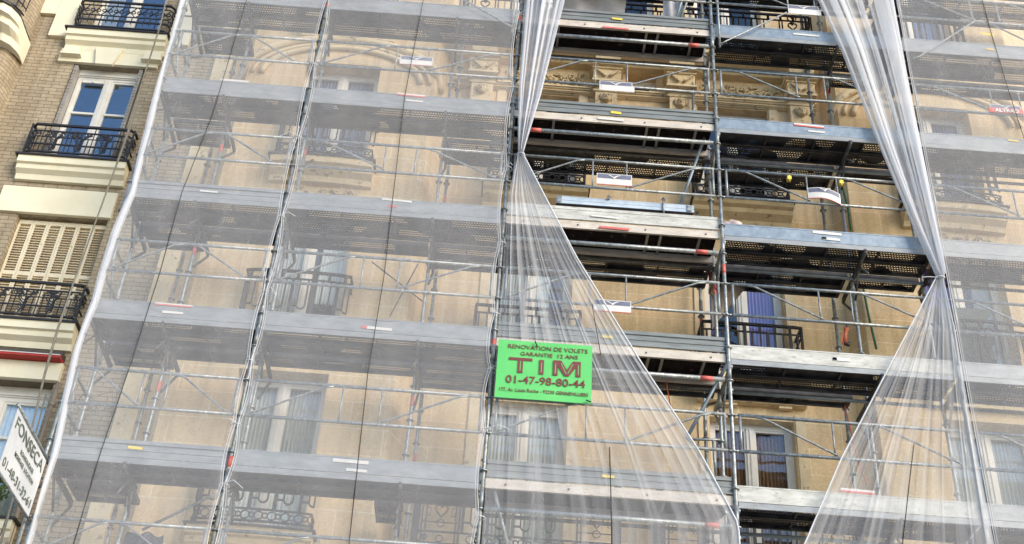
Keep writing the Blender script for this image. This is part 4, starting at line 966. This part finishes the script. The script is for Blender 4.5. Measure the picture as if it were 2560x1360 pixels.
def d2(u, v):
    fan = max(0, 1-v*1.15)
    s = .23+.22*g_(u, 1, .035)+.20*g_(u, .93, .02)*(1-.3*v)
    for c, w, a in ((.22, .012, .22), (.40, .014, .25), (.52, .008, .2), (.66, .016, .25), (.78, .012, .22), (.85, .02, .2), (.89, .01, .2)): s += a*g_(u, c, w+.02*fan)*(.35+.65*fan)
    return min(.9, s+.28*max(0, 1-v*5))
c2 = curtain('gathered white net fanning out behind the green banner', lambda z: interp(c2L, z), lambda z: interp(c2R, z), 2.94, -4.6, 14, lambda v: 1.8*max(0, 1-v*1.2), d2, 12, strk=.10, us=6, at_=((.97, .012), (.93, .01), (.88, .01)))
net_cord(c2, [(1480, 760), (1492, 830), (1502, 886)]); net_cord(c2, [(1524, 1118), (1527, 1220), (1530, 1400)], .007)
h = MB(); h.path([(interp(c2R, lerp(2.94, -4.6, i/60))-.004, -.12, lerp(2.94, -4.6, i/60)) for i in range(61)], .012, 6); part('hem', h, 'hem', c2)
t = MB(); t.ring((.17, -.10, 2.94), .055, .012, 'z', 10); part('tie', t, 'hem', c2)
c3L = [(1.31, 5.83), (2.2, 5.62), (3.48, 5.36), (5.5, 4.98), (6.64, 4.70), (9, 4.2)]; c3R = [(1.31, 5.93), (9, 5.95)]
def d3(u, v):
    s = .26+.26*v+.22*g_(u, .0, .05)
    for c, w, a in ((.12, .05, .18), (.3, .05, .22), (.42, .03, .15), (.93, .05, .3), (.70, .03, .2)): s += a*g_(u, c, w)
    return min(.88, s)
c3 = curtain('thick gathered white net in long folds, upper right of the opening', lambda z: interp(c3L, z), lambda z: interp(c3R, z), 9, 1.31, 22, lambda v: 2.6, d3, 13, strk=.20, us=5, wmin=.01, wmax=.04, at_=((.03, .02), (.95, .02)))
c4L = [(-4.6, 2.6), (-2.69, 3.74), (-1.57, 4.26), (-.08, 5.07), (1.31, 5.83)]; c4R = [(-4.6, 5.98), (.5, 5.97), (1.31, 5.91)]
def d4(u, v):
    fan = max(0, 1-v*1.15)
    s = .23+.16*g_(u, 0, .03)+.14*g_(u, .06, .015)+.30*g_(u, .97, .05)
    for c, w, a in ((.10, .006, .22), (.17, .012, .16), (.33, .01, .25), (.37, .004, .22), (.48, .03, .12), (.60, .006, .22), (.72, .012, .2), (.82, .03, .2), (.88, .01, .3)): s += a*g_(u, c, w+.015*fan)*(.45+.55*fan)
    return min(.9, s+.3*max(0, 1-v*4))
c4 = curtain('gathered white net spreading like a tent, lower right of the opening', lambda z: interp(c4L, z), lambda z: interp(c4R, z), 1.31, -4.6, 15, lambda v: 1.8*max(0, 1-v*1.2), d4, 14, strk=.10, us=6, at_=((.96, .015), (.9, .012), (.03, .01)))
net_cord(c4, [(2285, 1110), (2272, 1220), (2252, 1400)]); h = MB(); h.path([(interp(c4L, lerp(1.31, -4.6, i/60))+.004, -.12, lerp(1.31, -4.6, i/60)) for i in range(61)], .010, 6); part('hem', h, 'hem', c4)
t = MB(); t.ring((5.88, -.10, 1.29), .06, .013, 'z', 10); t.path([(5.83, -.15, 1.27), (5.7, -.16, 1.26), (5.62, -.15, 1.25)], .006, 4); part('tie', t, 'hem', c4)

# ================================================================== banners
gb = thing('green_banner', 'bright green banner with brown red lettering tied on the white net', 'banner', None, (.06, -.17, -1.075))
BWd, BH = 1.185, .84
t = MB(); t.grid(lambda u, v: (BWd*u, .002*math.sin(u*9+4*v)-.001*math.sin(14*v), BH*v), 24, 12)
k2 = MB(); k2.v = list(t.v)+[(a, b+.003, c) for a, b, c in t.v]; nV = len(t.v); k2.f = list(t.f)+[tuple(i+nV for i in f[::-1]) for f in t.f]; k2.sm = [False]*len(k2.f)
part('cloth', k2, 'banner_green', gb)
def btext(par, txt, x, z, size, w, mat='banner_red', bold=.004, y=-.0075, rot=0):
    me = text_mesh(txt, size, bold*.3, w); me.materials.append(M[mat]); o = part('lettering', me, None, par, (x, y, z)); o.rotation_euler = (math.pi/2, rot, 0); return o
R_ = math.radians(0)
btext(gb, 'RENOVATION DE VOLETS', .625, .748, .085, 1.00, bold=0); btext(gb, 'GARANTIE  12 ANS', .645, .650, .080, .72, bold=0)
btext(gb, '01-47-98-80-44', .615, .268, .155, .98, bold=.006); btext(gb, '177, Av. Louis Roche - 92230 GENNEVILLIERS', .60, .115, .068, 1.09, bold=0)
def block(nm, polys, y0, y1, mat):
    k = MB()
    for p in polys: k.prism_y(p, y0, y1)
    part(nm, k, mat, gb)
Y0, Y1 = -.0105, -.0065
R4 = lambda x0, x1, z0, z1: [(x0, z0), (x1, z0), (x1, z1), (x0, z1)]
block('letter', [[(.145, .545), (.258, .545), (.258, .365), (.325, .365), (.325, .545), (.44, .545), (.44, .585), (.145, .585)]], Y0, Y1, 'banner_red')
block('letter', [R4(.525, .585, .365, .575)], Y0, Y1, 'banner_red')
block('letter', [[(.70, .365), (.76, .365), (.76, .50), (.845, .365), (.90, .365), (.985, .50), (.985, .365), (1.045, .365), (1.045, .585), (.945, .585), (.873, .455), (.80, .585), (.70, .585)]], Y0, Y1, 'banner_red')
for x in (.2915, .555, .73, 1.015): block('pale_line', [R4(x-.004, x+.004, .395, .535)], -.0120, -.0106, 'banner_green')
for (xa, za, xb, zb_) in ((.80, .545, .865, .40), (.945, .545, .885, .40)): block('pale_line', [[(xb-.004, zb_), (xb+.004, zb_), (xa+.004, za), (xa-.004, za)]], -.0120, -.0106, 'banner_green')
t = MB(); t.path([(.46, -.03, .83), (.475, -.03, .79), (.49, -.025, .765)], .008, 5); t.path([(1.12, -.03, .03), (1.18, -.03, .01)], .010, 5); part('tie', t, 'cord', gb)

wb_ = thing('white_banner', 'grey white banner with dark lettering projecting from the lower left scaffold corner', 'banner', None, (-5.10, -1.30, -3.05))
SW, SH = 1.21, .735
t = MB(); t.grid(lambda u, v: (.004*math.sin(u*6+2*v), SW*u, SH*v+.012*math.sin(u*5)), 20, 10)
k2 = MB(); k2.v = list(t.v)+[(a-.004, b, c) for a, b, c in t.v]; nV = len(t.v); k2.f = list(t.f)+[tuple(i+nV for i in f[::-1]) for f in t.f]; k2.sm = [False]*len(k2.f)
part('cloth', k2, 'banner_white', wb_)
def wtext(txt, y, z, size, w, bold=.002):
    me = text_mesh(txt, size, bold*.3, w); me.materials.append(M['ink']); o = part('lettering', me, None, wb_, (.008, y, z)); o.rotation_euler = (math.pi/2, 0, math.pi/2); return o
wtext('FONSECA', .61, .605, .20, 1.08, .0); wtext('ECHAFAUDAGE', .68, .43, .07, .50); wtext('MONTAGE  LOCATION', .65, .335, .07, .72); wtext('01-48-31-32-61', .59, .13, .15, 1.07, .0)
t = MB(); t.tube((0, -.03, SH+.02), (0, SW+.07, SH+.02), .022, 8); part('pole', t, 'galv', wb_); t = MB(); t.tube((0, -.0, -.01), (0, SW+.07, -.01), .016, 8); part('pole', t, 'galv', wb_)
